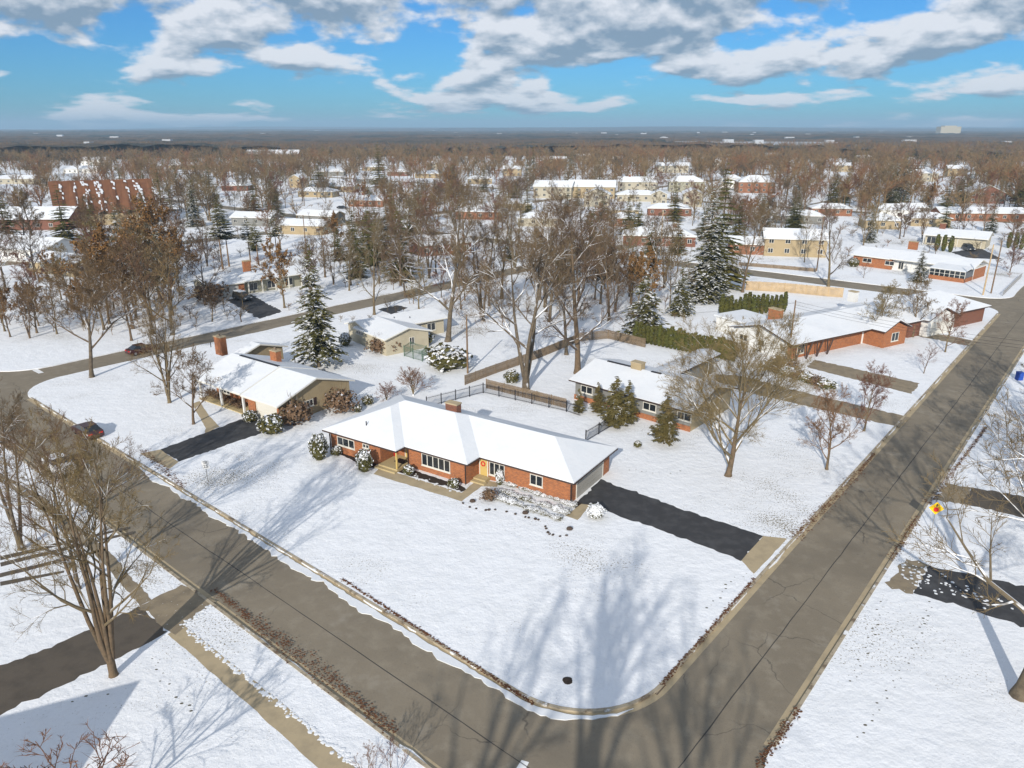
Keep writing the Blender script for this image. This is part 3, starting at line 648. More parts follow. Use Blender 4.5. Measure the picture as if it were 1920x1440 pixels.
# --- further houses, spotted between the trees: base of the front wall, size, storeys
def far_house(name, label, px, py, L, D, ang, hw, roof, m, group='snowy houses among the far trees', pitch=.42, wins=True, chim=None, trim=None):
    x, y = G(px, py); a = R(ang); h = House(name, label, None, None, hw, 'house', group, org=(x-math.cos(a)*L/2, y-math.sin(a)*L/2), ang=a)
    w = [(.5, .5), (L-.5, .5), (L-.5, D-.5), (.5, D-.5)]
    if roof == 'hip': h.hip(0, L, 0, D, hw, pitch, trim or M_TRIMW); h.wall(w, hw, m)
    elif roof == 'gx': h.gable(0, L, 0, D, hw, pitch, 'x', trim); h.gwall(.5, L-.5, .5, D-.5, m, hw+.1, pitch, 'x')
    else: h.gable(0, L, 0, D, hw, pitch, 'y', trim); h.gwall(.5, L-.5, .5, D-.5, m, hw+.1, pitch, 'y')
    if wins:
        for z in ([1.0] if hw < 4 else [.9, 3.5]):
            n = max(2, int(L/4))
            for k in range(n):
                c = L*(k+.5)/n; h.window('x', .5, -1, c-.65, c+.65, z, z+1.25, 2, sill=False)
            for k in range(2): h.window('y', L-.5, 1, D*(k+.6)/2.2-.55, D*(k+.6)/2.2+.55, z, z+1.2, 1, sill=False)
    if chim: h.chimney(L*chim, D*.5, 1.2, .9, hw, hw+D*.5*pitch+1.1, M_BRICKD, flue=False)
    return h
# the church with its folded brown roof
ch = House('church', 'church with a tall steep brown folded roof streaked with snow', (95, 406), (296, 397), 4.0, 'church')
LC = ch.len; DC = 31; RZ = 15.0
ch.gwall(1.5, LC-1.5, 1.5, DC-1.5, M_TAN, 3.8, (RZ-6)/(DC/2), 'x')
nf = 8
for k in range(nf):       # one folded plate after another, each with its ridge and valley
    xa, xb = LC*k/nf, LC*(k+1)/nf; xm = xa+(xb-xa)*.62
    for sg in (0, 1):
        y0 = 0 if sg == 0 else DC; V = [(xa+1.2, y0, 4.0), (xm+1.2, y0, 5.2), (xb+1.2, y0, 4.0), (xa, DC/2, RZ-.2), (xm, DC/2, RZ), (xb, DC/2, RZ-.2)]
        b = MB(); F = [(0, 1, 4, 3), (1, 2, 5, 4)]
        b.add(V, F if sg == 0 else [f[::-1] for f in F]); b.build('roof_fold', M_ROOFB, ch.root)
for k in range(nf):
    rg = random.Random(k); xb = LC*(k+1)/nf; b = MB()
    for q in range(34 if k in (2, 3, 6) else 9):
        f = rg.uniform(.05, .92) if k in (2, 3, 6) else rg.uniform(.3, .95); x = xb+1.2*(1-f)-rg.uniform(.2, 2.4 if k in (2, 3, 6) else .9); y = f*DC/2; z = 4.0+(RZ-4.0)*f+(xb+1.2*(1-f)-x)*.4*(1-f)+.05
        w = rg.uniform(.15, .5); b.add([(x-w, y-.35, z-.24+w*.3), (x+w, y-.35, z-.24-w*.3), (x+w*.7, y+.5, z+.36-w*.2), (x-w*.8, y+.5, z+.36+w*.2)], [(0, 1, 2, 3)])
    o = b.build('snow_patches', M_SNOWROOF, ch.root); o['kind'] = 'stuff'; o.location = (0, -.12, .15)
far_house('church_hall', 'low church hall with snowy brown roof and brick porch pillars', 35, 432, 34, 16, 4, 3.4, 'gx', M_BRICKD, None, .45, trim=M_ROOFB)
HS = [ # px, py, L, D, ang, wall, roof, material, chimney
 (1035, 372, 20, 12, -14, 5.4, 'gx', 'M_CREAM', None), (1108, 372, 24, 13, -10, 5.4, 'gx', 'M_TAN', None), (1118, 388, 12, 9, -10, 5.2, 'gy', 'M_CREAM', None),
 (1195, 362, 22, 11, -8, 5.6, 'gx', 'M_CREAM', .3), (1195, 378, 20, 10, -8, 3.0, 'hip', 'M_CREAM', None), (1287, 360, 20, 12, -8, 5.4, 'hip', 'M_OLIVE', None),
 (1298, 388, 9, 14, -10, 5.4, 'gy', 'M_CREAM', None), (1235, 385, 8, 10, -10, 4.6, 'gy', 'M_CREAM', None), (1260, 324, 26, 10, -4, 5.2, 'gx', 'M_CREAM', None), (1345, 316, 10, 10, -4, 5.6, 'hip', 'M_WHITE', None),
 (1040, 310, 22, 10, -6, 5.4, 'gx', 'M_TAN', None), (1100, 303, 20, 10, 8, 5.2, 'gx', 'M_CREAM', None), (1148, 308, 14, 9, -6, 4.8, 'gx', 'M_TAN', None),
 (1418, 362, 20, 14, -6, 5.6, 'hip', 'M_BRICK', None), (1370, 352, 12, 9, -6, 5.4, 'hip', 'M_WHITE', .6), (1410, 478, 13, 9, -12, 2.7, 'gx', 'M_BRICK', None),
 (1490, 482, 17, 10, -12, 4.6, 'gx', 'M_TAN', None), (1235, 462, 22, 11, -10, 2.9, 'hip', 'M_BRICKD', .7), (1170, 425, 12, 9, -12, 2.8, 'hip', 'M_BRICK', None), (1165, 408, 14, 9, -8, 2.8, 'hip', 'M_TAN', None), (1255, 405, 18, 9, -8, 2.8, 'hip', 'M_BRICKD', None),
 (685, 388, 17, 10, -10, 2.8, 'hip', 'M_BRICK', .35), (440, 358, 16, 9, -6, 2.8, 'hip', 'M_BRICKD', None), (553, 352, 9, 9, -20, 5.2, 'gy', 'M_TAN', None), (590, 370, 20, 9, -14, 2.8, 'hip', 'M_TAN', None),
 (470, 424, 16, 9, -10, 2.8, 'gx', 'M_GREY', None), (590, 420, 16, 9, -22, 2.8, 'gx', 'M_GREY', None), (560, 440, 18, 9, -12, 2.8, 'gx', 'M_TAN', None), (840, 478, 16, 10, 30, 2.9, 'gx', 'M_BRICKD', None), (900, 412, 20, 10, -8, 2.9, 'hip', 'M_BRICK', None),
 (800, 334, 18, 10, -8, 2.9, 'hip', 'M_TAN', None), (815, 318, 14, 9, 6, 4.8, 'gx', 'M_CREAM', None), (745, 330, 16, 9, -6, 2.8, 'hip', 'M_BRICKD', None), (700, 320, 18, 9, 5, 2.8, 'hip', 'M_TAN', None), (690, 345, 18, 9, -10, 2.8, 'gx', 'M_GREY', None),
 (1685, 410, 15, 11, -6, 3.0, 'gx', 'M_WHITE', None), (1715, 404, 10, 8, -6, 2.9, 'gx', 'M_GREY', None), (1655, 430, 13, 10, -12, 2.9, 'hip', 'M_TAN', None), (1850, 415, 34, 10, -5, 2.8, 'gx', 'M_BRICK', None), (1850, 382, 16, 12, -8, 4.6, 'gy', 'M_BRICKD', None), (1745, 425, 14, 9, -10, 2.8, 'hip', 'M_TAN', None),
 (1580, 322, 14, 9, -4, 4.6, 'gx', 'M_TAN', None), (1620, 305, 16, 9, 4, 4.8, 'gx', 'M_CREAM', None), (1705, 310, 14, 9, 8, 4.8, 'gx', 'M_WHITE', None), (1560, 405, 16, 9, -10, 2.8, 'hip', 'M_BRICK', None), (1500, 420, 18, 9, -10, 2.8, 'hip', 'M_GREY', None),
 (175, 310, 24, 12, -2, 4.6, 'gx', 'M_WHITE', None), (150, 325, 28, 12, -2, 3, 'gx', 'M_WHITE', None), (350, 318, 30, 12, 4, 3.2, 'hip', 'M_TAN', None), (510, 298, 60, 20, 0, 5.0, 'gx', 'M_BRICKD', None), (620, 330, 20, 10, 0, 3, 'hip', 'M_GREY', None),
 (30, 345, 22, 11, 4, 3, 'gx', 'M_CREAM', None), (20, 490, 24, 14, -20, 3.0, 'gx', 'M_WHITE', None), (90, 515, 18, 10, -25, 2.6, 'gx', 'M_TAN', None), (960, 330, 14, 9, -5, 4.8, 'gx', 'M_TAN', None), (900, 345, 16, 9, 5, 3, 'hip', 'M_TAN', None), (640, 360, 16, 9, -8, 2.8, 'gx', 'M_TAN', None), (960, 395, 16, 9, -8, 2.8, 'hip', 'M_TAN', None), (1010, 425, 16, 9, -8, 2.8, 'hip', 'M_CREAM', None), (1740, 340, 14, 10, 0, 5, 'gx', 'M_CREAM', None), (1795, 330, 14, 10, -10, 5, 'gx', 'M_TAN', None), (1450, 300, 16, 10, 0, 5, 'gx', 'M_CREAM', None)]
HS = [tuple({'M_BRICK': 'M_BRICKM', 'M_CREAM': 'M_CREAMF'}.get(q, q) if isinstance(q, str) else q for q in h_) for h_ in HS]
MN = dict(M_BRICKM='brown brick', M_CREAMF='pale cream', M_CREAM='cream', M_TAN='tan', M_OLIVE='olive grey', M_BRICK='orange brick', M_BRICKD='dark red brick', M_WHITE='white', M_GREY='grey')
RN = dict(hip='hipped', gx='long gabled', gy='front gabled')
for (px, py, L, D, an, hw, rf, mn, chm) in HS:
    two = 'two storey' if hw > 4 else 'single storey'
    far_house('suburban_house', f'{two} {MN[mn]} house with snowy {RN[rf]} roof' + (' and chimney' if chm else '') + ' among far trees', px, py, L, D, an, hw, rf, globals()[mn], f'{two} {MN[mn]} {RN[rf]} houses' + (' with chimney' if chm else ''), .45 if hw > 4 else .36, chim=chm)
# the house whose roof throws its shadow over the lower left lawn; it stands just outside the frame
pk = G(243, 1284); sh = 7.0/math.tan(SUN_EL)
hx, hy = pk[0]-math.sin(SUN_AZ-math.pi)*sh, pk[1]-math.cos(SUN_AZ-math.pi)*sh
far_house('tan_gable_house', 'tan gabled house beside the lower left lawn throwing its roof shadow', 0, 1440, 16, 10, 0, 3.4, 'gx', M_TAN, None, .7)
nh = [o for o in COL.objects if o.name.startswith('tan_gable_house') and o.parent is None][-1]
a_ = R(24); nh.location = (hx-15.5*math.cos(a_)+5*math.sin(a_), hy-15.5*math.sin(a_)-5*math.cos(a_), 0); nh.rotation_euler = (0, 0, a_)

# ------------------------------------------------------------------ trees
def vnorm(v): l = math.sqrt(v[0]*v[0]+v[1]*v[1]+v[2]*v[2]) or 1; return (v[0]/l, v[1]/l, v[2]/l)
def tilt(d, ang, rg):
    """a direction at an angle to d, in a random plane"""
    r = vnorm((rg.gauss(0, 1), rg.gauss(0, 1), rg.gauss(0, 1))); k = r[0]*d[0]+r[1]*d[1]+r[2]*d[2]
    p = vnorm((r[0]-k*d[0], r[1]-k*d[1], r[2]-k*d[2])); c, s = math.cos(ang), math.sin(ang)
    return (d[0]*c+p[0]*s, d[1]*c+p[1]*s, d[2]*c+p[2]*s)
def make_tree(seed, h=16, spread=6, fork=.22, limbs=9, stems=1, kids=(6, 6, 5), ribbons=4, tw=.011, lean=0, base_r=None, up=.12, leaves=None, sides=(9, 6, 4, 3)):
    rg = random.Random(seed); T, C, LV = MB(), MB(), MB(); R0 = base_r or h*.0165
    def walk(p, d, L, n, wob, upk):
        pts = [p]
        for i in range(n):
            d = vnorm((d[0]+rg.gauss(0, wob), d[1]+rg.gauss(0, wob), d[2]+rg.gauss(0, wob*.6)+upk)); s = L/n
            p = (p[0]+d[0]*s, p[1]+d[1]*s, p[2]+d[2]*s); pts.append(p)
        return pts
    def at(pts, t):
        f = t*(len(pts)-1); i = min(int(f), len(pts)-2); a = f-i; p, q = pts[i], pts[i+1]
        return tuple(p[k]+(q[k]-p[k])*a for k in range(3)), vnorm(tuple(q[k]-p[k] for k in range(3)))
    def twig(pts, L):
        for _ in range(ribbons):
            p, d = at(pts, rg.uniform(.15, 1)); e = tilt(d, rg.uniform(.4, 1.1), rg); e = vnorm((e[0], e[1], e[2]+.15)); l = L*rg.uniform(.35, .8)
            q = (p[0]+e[0]*l, p[1]+e[1]*l, p[2]+e[2]*l); s = vnorm((rg.gauss(0, 1), rg.gauss(0, 1), rg.gauss(0, 1))); w = tw*1.1
            C.add([(p[0]-s[0]*w, p[1]-s[1]*w, p[2]-s[2]*w), (p[0]+s[0]*w, p[1]+s[1]*w, p[2]+s[2]*w), q], [(0, 1, 2)], 1)
            if leaves:
                for _ in range(leaves):
                    a = rg.random(); c = [p[k]+(q[k]-p[k])*a+rg.gauss(0, .12) for k in range(3)]; u = vnorm((rg.gauss(0, 1), rg.gauss(0, 1), rg.gauss(0, 1))); v = tilt(u, 1.57, rg); z = rg.uniform(.08, .16)*1.5
                    LV.add([tuple(c[k]-u[k]*z for k in range(3)), tuple(c[k]+v[k]*z*.6 for k in range(3)), tuple(c[k]+u[k]*z for k in range(3)), tuple(c[k]-v[k]*z*.6 for k in range(3))], [(0, 1, 2, 3)])
    def branch(p, d, L, r, lev):
        n = (5, 4, 3, 2)[min(lev, 3)]; pts = walk(p, d, L, n, (.13, .16, .2, .22)[min(lev, 3)], (up, up*.8, .04, .02)[min(lev, 3)])
        rr = [max(tw, r*(1-.78*i/n)) for i in range(n+1)]
        C.tube(pts, rr, sides[min(lev, 3)], 0 if lev < 3 else 1)
        if lev-1 < len(kids) - 0 and lev <= len(kids):
            k = kids[lev-1]
            for j in range(k):
                t = .22+.78*(j+rg.random())/k; q, e = at(pts, min(t, .99)); f = tilt(e, rg.uniform(.4, .95), rg); f = vnorm((f[0], f[1], f[2]+.10))
                branch(q, f, L*rg.uniform(.36, .58)*(1.15-.45*t), max(tw, r*(1-.78*t)*.62), lev+1)
        if lev >= len(kids): twig(pts, L)
    for s in range(stems):
        a0 = 2*math.pi*s/stems+rg.random(); tl = (0 if stems == 1 else rg.uniform(.06, .27))
        d = vnorm((math.cos(a0)*tl+lean, math.sin(a0)*tl, 1)); hh = h*(.78 if stems == 1 else rg.uniform(.62, .8)); r0 = R0*(1 if stems == 1 else .72)
        b0 = (0, 0, -.15) if stems == 1 else (math.cos(a0)*R0*.7, math.sin(a0)*R0*.7, h*.07)
        tp = walk(b0, d, hh, 9, .045, .03)
        rad = [r0*(1-.86*i/9) for i in range(10)]
        if stems == 1:      # root flare
            q, _ = at(tp, .045); tp = [tp[0], q]+tp[1:]; rad = [r0*1.55, r0*1.08]+rad[1:]
        T.tube(tp, rad, sides[0])
        nl = limbs if stems == 1 else max(3, limbs//stems)
        for j in range(nl):
            t = fork+(1-fork)*((j+rg.random()*.8)/nl)**.85; q, e = at(tp, min(t, .985)); az = j*2.4+rg.random()*1.2+s
            pol = (1.12-.62*t)*rg.uniform(.8, 1.15); f = vnorm((math.cos(az)*math.sin(pol)+e[0]*.35, math.sin(az)*math.sin(pol)+e[1]*.35, math.cos(pol)+.05))
            L = spread*(1.12-.62*(t-fork)/(1-fork))*rg.uniform(.75, 1.15)
            branch(q, f, L, max(.02, r0*(1-.8*t)*rg.uniform(.55, .75)), 1)
    if stems > 1: T.tube([(0, 0, -.15), (0, 0, .25), (0, 0, h*.075), (0, 0, h*.11)], [R0*1.6, R0*1.2, R0*1.1, R0*.9], sides[0])
    # bring the crown to the height asked for
    zs = max(max((v[2] for v in C.v), default=h), max(v[2] for v in T.v)); k = h/zs
    for mb in (T, C, LV): mb.v = [(v[0]*k, v[1]*k, v[2]*k) for v in mb.v]
    return T, C, LV
def proto(name, seed, bark, twg, merged=False, **kw):
    T, C, LV = make_tree(seed, **kw); h = kw.get('h', 16)
    if merged:
        b = MB(); b.add(T.v, T.f, 0); o_ = len(b.v); b.v.extend(C.v); b.f.extend(tuple(i+o_ for i in f) for f in C.f); b.m.extend(1+k for k in C.m)
        if LV.v: b.add(LV.v, LV.f, 3)
        return (h, b.mesh(name, [bark, twg, TWIGN[TWIG.index(twg)], M_OAKLEAF]))
    return (h, T.mesh('trunk', bark, True), C.mesh('crown', [twg, TWIGN[TWIG.index(twg)]]), LV.mesh('leaves', M_OAKLEAF) if LV.v else None)
PR = dict(
 big1=proto('t', 11, BARK[1], TWIG[1], h=22, spread=9, fork=.26, limbs=11, kids=(7, 6, 5), ribbons=4, tw=.012, up=.10),
 big2=proto('t', 12, BARK[0], TWIG[1], h=22, spread=9, fork=.16, limbs=10, stems=1, kids=(7, 6, 5), ribbons=4, tw=.012, up=.14),
 big3=proto('t', 13, BARK[0], TWIG[0], h=16, spread=9.5, fork=.20, limbs=13, kids=(7, 6, 6), ribbons=4, tw=.010, up=.03),
 multi=proto('t', 47, BARK[0], TWIG[0], h=18, spread=5.5, fork=.2, limbs=35, stems=7, kids=(5, 5, 5), ribbons=5, tw=.008, up=.08, base_r=.27),
 fork2=proto('t', 24, BARK[1], TWIG[1], h=23, spread=8, fork=.22, limbs=18, stems=3, kids=(7, 6, 5), ribbons=4, tw=.012, up=.12, base_r=.40),
 horiz=proto('t', 15, BARK[1], TWIG[0], h=16, spread=7.5, fork=.3, limbs=12, kids=(7, 7, 6), ribbons=5, tw=.012, up=.0),
 vase=proto('t', 16, BARK[0], TWIG[2], h=8, spread=3.9, fork=.22, limbs=12, kids=(7, 6, 5), ribbons=5, tw=.008, up=.2, base_r=.14),
 vase2=proto('t', 17, BARK[0], TWIG[0], h=8, spread=3.6, fork=.26, limbs=11, kids=(7, 6, 5), ribbons=5, tw=.008, up=.14, base_r=.14),
 sap=proto('t', 18, BARK[0], TWIG[2], h=5, spread=2.2, fork=.2, limbs=9, kids=(5, 5), ribbons=4, tw=.007, up=.15, base_r=.06),
 bush=proto('t', 19, BARK[0], TWIG[2], h=3, spread=1.7, fork=.05, limbs=30, stems=9, kids=(5, 5), ribbons=5, tw=.008, up=.1, base_r=.05),
 tall=proto('t', 23, BARK[1], TWIG[1], h=29, spread=8, fork=.64, limbs=10, kids=(4, 3), ribbons=0, tw=.045, up=.12, base_r=.72),
 wide=proto('t', 27, BARK[0], TWIG[0], h=16, spread=11.5, fork=.16, limbs=18, kids=(8, 7, 6), ribbons=6, tw=.010, up=.09, base_r=.33),
 oak=proto('t', 20, BARK[0], TWIG[0], h=18, spread=8.5, fork=.25, limbs=11, kids=(6, 6, 4), ribbons=3, tw=.012, up=.08, leaves=1))
MID = [proto('bare_tree', 30+i, BARK[i % 2], TWIG[(0, 1, 1, 2, 0, 3)[i]], True, h=17, spread=(6.5, 7.5, 6, 6.5, 7, 5.5)[i], fork=(.22, .28, .2, .25, .18, .25)[i], limbs=11, kids=(6, 5, 4), ribbons=5, tw=.021, up=(.1, .06, .18, .12, .1, .2)[i], stems=(1, 1, 1, 1, 3, 1)[i], sides=(6, 4, 3, 3)) for i in range(6)]
MIDOAK = [proto('oak', 40, BARK[0], TWIG[0], True, h=17, spread=7, fork=.22, limbs=9, kids=(5, 5, 3), ribbons=3, tw=.022, leaves=2, sides=(6, 4, 3, 3))]
def far_tree(seed, h=17, spread=6.2, n=215, w=.085):
    rg = random.Random(seed); b = MB(); b.tube([(0, 0, -.2), (rg.gauss(0, .3), rg.gauss(0, .3), h*.35), (rg.gauss(0, .5), rg.gauss(0, .5), h*.7)], [.3, .22, .1], 4)
    tips = []
    for k in range(9):
        a = k*2.4+rg.random(); z0 = h*rg.uniform(.2, .5); e = rg.uniform(.5, 1.1); L = spread*rg.uniform(.6, 1.0); p = (0, 0, z0); q = (math.cos(a)*math.cos(e)*L, math.sin(a)*math.cos(e)*L, z0+math.sin(e)*L*1.2); b.tube([p, q], [.13, .06], 3); tips.append((p, q))
    for _ in range(n):
        p, q = rg.choice(tips); t = rg.uniform(.25, 1.05); c = [p[i]+(q[i]-p[i])*t for i in range(3)]; d = vnorm((c[0]*.12+rg.gauss(0, .7), c[1]*.12+rg.gauss(0, .7), rg.uniform(.0, 1.3))); L = rg.uniform(1.4, 3.6); u = tilt(d, 1.57, rg)
        b.add([tuple(c[i]-u[i]*w for i in range(3)), tuple(c[i]+u[i]*w for i in range(3)), tuple(c[i]+d[i]*L for i in range(3))], [(0, 1, 2)])
    z = max(v[2] for v in b.v); b.v = [(v[0]*h/z*1.0, v[1]*h/z, v[2]*h/z) for v in b.v]; return (h, b.mesh('bare_tree', TWIG[3]))
FAR = [far_tree(50+i, spread=(8, 9, 7, 8.5)[i]) for i in range(4)]
tree_sites = []
def put_tree(kind, name, label, px, py, tpy, rz=None, group=None, wide=1.0, cat='tree'):
    p = PR[kind]; x, y = G(px, py); h = hgt(px, py, tpy); s = h/p[0]
    r = tag(empty(name, x, y, 0, random.uniform(0, 6.28) if rz is None else rz), label, cat, group); r.scale = (s*wide, s*wide, s)
    link('trunk', p[1], r); link('crown', p[2], r)
    if p[3]: link('leaves', p[3], r)
    tree_sites.append((x, y, 3.0)); return r
put_tree('multi', 'maple_tree', 'bare many-stemmed tree on the lawn corner beside the brown driveway', 213, 1266, 760, 1.0, wide=.8)
put_tree('big3', 'maple_tree', 'bare grey tree standing behind the many-stemmed one near the sidewalk', 146, 1105, 742, 2.0, wide=.8)
put_tree('fork2', 'maple_tree', 'bare leaning tree with reddish twigs over the parked white car', 40, 1030, 700, .4, wide=.8)
put_tree('horiz', 'maple_tree', 'bare tree with long snow-lined level limbs on the street corner lawn', 172, 707, 440, .5)
put_tree('multi', 'maple_tree', 'bare tree with spreading low limbs in front of the tan gable house', 318, 755, 545, 2.2, wide=.9)
put_tree('vase2', 'young_tree', 'slim bare tree beside the curved walkway of the tan house', 363, 795, 640, .3)
put_tree('big2', 'shade_tree', 'bare tree with dark straight trunk beside the side street behind the cream house', 702, 590, 400, 1.1, wide=.75)
put_tree('big1', 'shade_tree', 'tall bare tree with mossy trunk foot right behind the cream house', 840, 640, 330, 2.9)
put_tree('fork2', 'shade_tree', 'tall bare forked tree with an orange trunk foot behind the wooden fence', 986, 730, 385, .2, wide=1.0)
put_tree('big2', 'shade_tree', 'tall bare tree with arching snow-lined limbs left of the grey house', 1083, 700, 340, 4.0)
put_tree('big1', 'shade_tree', 'tall bare tree with a straight slender trunk at the back fence', 1062, 665, 390, 5.2, wide=.7)
put_tree('big1', 'shade_tree', 'tall bare tree with thick dark trunk in the rear garden behind the fence', 1030, 603, 360, 3.3, wide=.8)
put_tree('wide', 'shade_tree', 'wide bare tree with pale trunk on the lawn right of the brick house', 1365, 892, 560, 1.4)
put_tree('vase', 'young_tree', 'small vase-shaped bare tree with reddish twigs on the lawn by the kerb', 1550, 880, 715, .8)
put_tree('vase', 'young_tree', 'small vase-shaped bare tree beside the grey house concrete driveway', 1620, 808, 672, 2.8, wide=.9)
put_tree('vase2', 'young_tree', 'bare tree in a round snowy bed in front of the white brick house', 1637, 640, 522, .6, wide=1.1)
put_tree('vase2', 'young_tree', 'bare tree beside the far driveway of the white brick house', 1711, 632, 515, 2.0)
put_tree('vase', 'young_tree', 'bare tree holding a squirrel nest on the white brick house lawn', 1772, 660, 555, 4.0, wide=.9)
put_tree('sap', 'young_tree', 'little bare tree alone on the snowy lawn by the patchy driveway', 1732, 700, 640, 1.0, wide=1.2)
put_tree('big2', 'shade_tree', 'bare tree behind the pale privacy fence left of the back street', 1392, 548, 375, 1.9, wide=.9)
put_tree('big2', 'shade_tree', 'tall leaning bare tree at the edge of the back street', 1553, 537, 365, 5.0, wide=.9)
put_tree('big1', 'shade_tree', 'slim bare tree in front of the brick houses on the back street', 1508, 492, 390, .0, wide=.6)
put_tree('sap', 'young_tree', 'small bare ornamental tree in front of the sunroom ranch house', 1619, 521, 487, 2.2, wide=1.4)
put_tree('vase', 'young_tree', 'low spreading bare tree on the lawn right of the glass sunroom', 1893, 511, 460, 2.2, wide=1.3)
put_tree('vase2', 'young_tree', 'small round-headed bare tree on the lawn of the long pale ranch', 398, 603, 530, 2.0, wide=1.1)
put_tree('oak', 'oak_tree', 'big oak keeping its orange brown leaves near the church', 300, 560, 365, .3, wide=1.05)
put_tree('oak', 'oak_tree', 'smaller orange-leaved oak close beside the long pale ranch', 335, 540, 425, 3.0, wide=.9)
# trees on the right verge and behind the camera position, whose limbs and shadows reach into the picture
put_tree('big1', 'shade_tree', 'thick-trunked bare tree on the right lawn beside the snow-spotted driveway', 1911, 1305, 600, 2.6)
for q, (px, py, hh, k, rz) in enumerate(((2010, 985, 17, 'big3', .4), (1985, 850, 16, 'multi', 1.5), (1975, 770, 15, 'big2', 3.3), (2080, 1120, 18, 'big2', 2.0))):
    y = G(px, py)[1]; p = PR[k]; x, y = G(px, py); r = tag(empty('shade_tree', x, y, 0, rz), 'bare tree on the right verge reaching thin branches over the street', 'tree', 'bare trees along the right verge'); r.scale = (hh/p[0],)*3
    link('trunk', p[1], r); link('crown', p[2], r)
for q, (px, py, hf, hh, rz) in enumerate(((1092, 1265, 20.5, 28.5, 1.0), (1190, 1330, 19.5, 28, 2.2), (830, 1410, 19, 28, .4), (1400, 1410, 19, 27.5, 3.4))):
    x, y = G(px, py); k = hf/math.tan(SUN_EL); x -= math.sin(SUN_AZ-math.pi)*k; y -= math.cos(SUN_AZ-math.pi)*k
    p = PR['tall']; r = tag(empty('shade_tree', x, y, 0, rz), 'tall bare tree across the street whose shadow falls on the corner lawn', 'tree', 'bare trees across the street'); r.scale = (hh/p[0],)*3
    link('trunk', p[1], r); link('crown', p[2], r)
put_tree('sap', 'young_tree', 'bare brushy treetop rising over the shaded lower left lawn', 140, 1620, 1372, 1.0, wide=1.6)
put_tree('sap', 'sapling', 'thin bare sapling between the sidewalk and the street', 690, 1475, 1392, 2.0, 'saplings on the verge')
put_tree('sap', 'sapling', 'thin bare sapling between the sidewalk and the street', 735, 1480, 1388, 3.0, 'saplings on the verge')

for q, (px, py, t, k, w) in enumerate(((760, 556, 400, 'big1', .8), (905, 602, 375, 'fork2', .9), (940, 560, 360, 'big2', .9), (1012, 562, 375, 'big1', .9), (1142, 602, 400, 'big2', .8), (1180, 556, 410, 'big1', .8), (1245, 540, 395, 'fork2', .8), (655, 545, 425, 'big2', .8), (805, 522, 380, 'fork2', .9), (1100, 532, 350, 'big1', 1), (870, 500, 335, 'big2', .9), (965, 510, 345, 'fork2', .9), (1050, 500, 350, 'big2', .9), (1150, 495, 365, 'big1', .9), (720, 505, 370, 'big1', .9), (610, 520, 385, 'big2', .8))):
    put_tree(k, 'shade_tree', 'tall snow-lined bare tree in the wooded gardens beyond the fence', px, py, t, q*1.3, 'tall bare trees in the wooded gardens', wide=w)
# evergreens
def make_spruce(seed, h=16, rad=3.4, clear=.04, whorls=30, per=9, droop=.35, k=5):
    rg = random.Random(seed); T, C = MB(), MB()
    T.tube([(0, 0, -.1), (0, 0, h*.3), (0, 0, h*.97)], [h*.017, h*.012, .02], 7)
    for w in range(whorls):
        f = (w+rg.random()*.6)/whorls; z = h*(clear+(1-clear)*f); R0 = rad*((1-f)**.8)*rg.uniform(.78, 1.12)+.12
        for j in range(max(4, int(per*(1-f*.45)))):
            a = 2*math.pi*(j+rg.random()*.7)/per+w; L = R0*rg.uniform(.7, 1.15); ca, sa = math.cos(a), math.sin(a)
            n = max(2, int(k*L/rad)+2)
            for i in range(n):
                t = (i+.6)/n; x, zz = L*t, z-droop*L*t*t+.06*L*t; wd = (.22*L+.12)*(1.15-.75*t)*rg.uniform(.7, 1.2); ln = L/n*1.5
                for sg in (-1, 1):
                    p0 = (x-ln*.4, 0, zz+.03); p1 = (x+ln*.5, 0, zz-.05); p2 = (x+ln*.85, sg*wd, zz-rg.uniform(.05, .25)*wd*2-.05); p3 = (x+ln*.05, sg*wd*.75, zz-rg.uniform(.02, .2)*wd*2)
                    V = [(q[0]*ca-q[1]*sa, q[0]*sa+q[1]*ca, q[2]+rg.gauss(0, .03)) for q in (p0, p1, p2, p3)]
                    C.add(V, [(0, 1, 2, 3)] if sg < 0 else [(3, 2, 1, 0)])
    zt = max(v[2] for v in C.v); s = h/max(zt, h*.9); C.v = [(v[0], v[1], v[2]*s) for v in C.v]
    return T, C
def make_leafball(seed, n, shape, size, core=None):
    """leaf-sized faces spread through a volume given by shape(rg) -> point, normal"""
    rg = random.Random(seed); C = MB()
    for _ in range(n):
        p, nn = shape(rg); u = vnorm(tuple(nn[i]+rg.gauss(0, .55) for i in range(3))); a = tilt(u, 1.57, rg); b = (u[1]*a[2]-u[2]*a[1], u[2]*a[0]-u[0]*a[2], u[0]*a[1]-u[1]*a[0]); s = size*rg.uniform(.6, 1.3)
        C.add([tuple(p[i]-a[i]*s for i in range(3)), tuple(p[i]+b[i]*s*.7 for i in range(3)), tuple(p[i]+a[i]*s for i in range(3)), tuple(p[i]-b[i]*s*.7 for i in range(3))], [(0, 1, 2, 3)])
    return C
def sh_ball(rx, rz, z0, inner=.72):
    def f(rg):
        d = vnorm((rg.gauss(0, 1), rg.gauss(0, 1), rg.gauss(0, 1)+.15)); k = rg.uniform(inner, 1.0)*(1+.30*mnoise.noise(Vector(d)*1.9+Vector((rx*7, rz, z0)))); return (d[0]*rx*k, d[1]*rx*k, max(.03, z0+d[2]*rz*k)), d
    return f
def sh_column(r, h):
    def f(rg):
        t = rg.random()**1.15; a = rg.uniform(0, 6.283); q = r*math.sin(math.pi*min(1, .16+.84*(1-t)))**.6*(1-t*.55)*rg.uniform(.75, 1.05); return (q*math.cos(a), q*math.sin(a), .05+h*t), (math.cos(a), math.sin(a), .35)
    return f
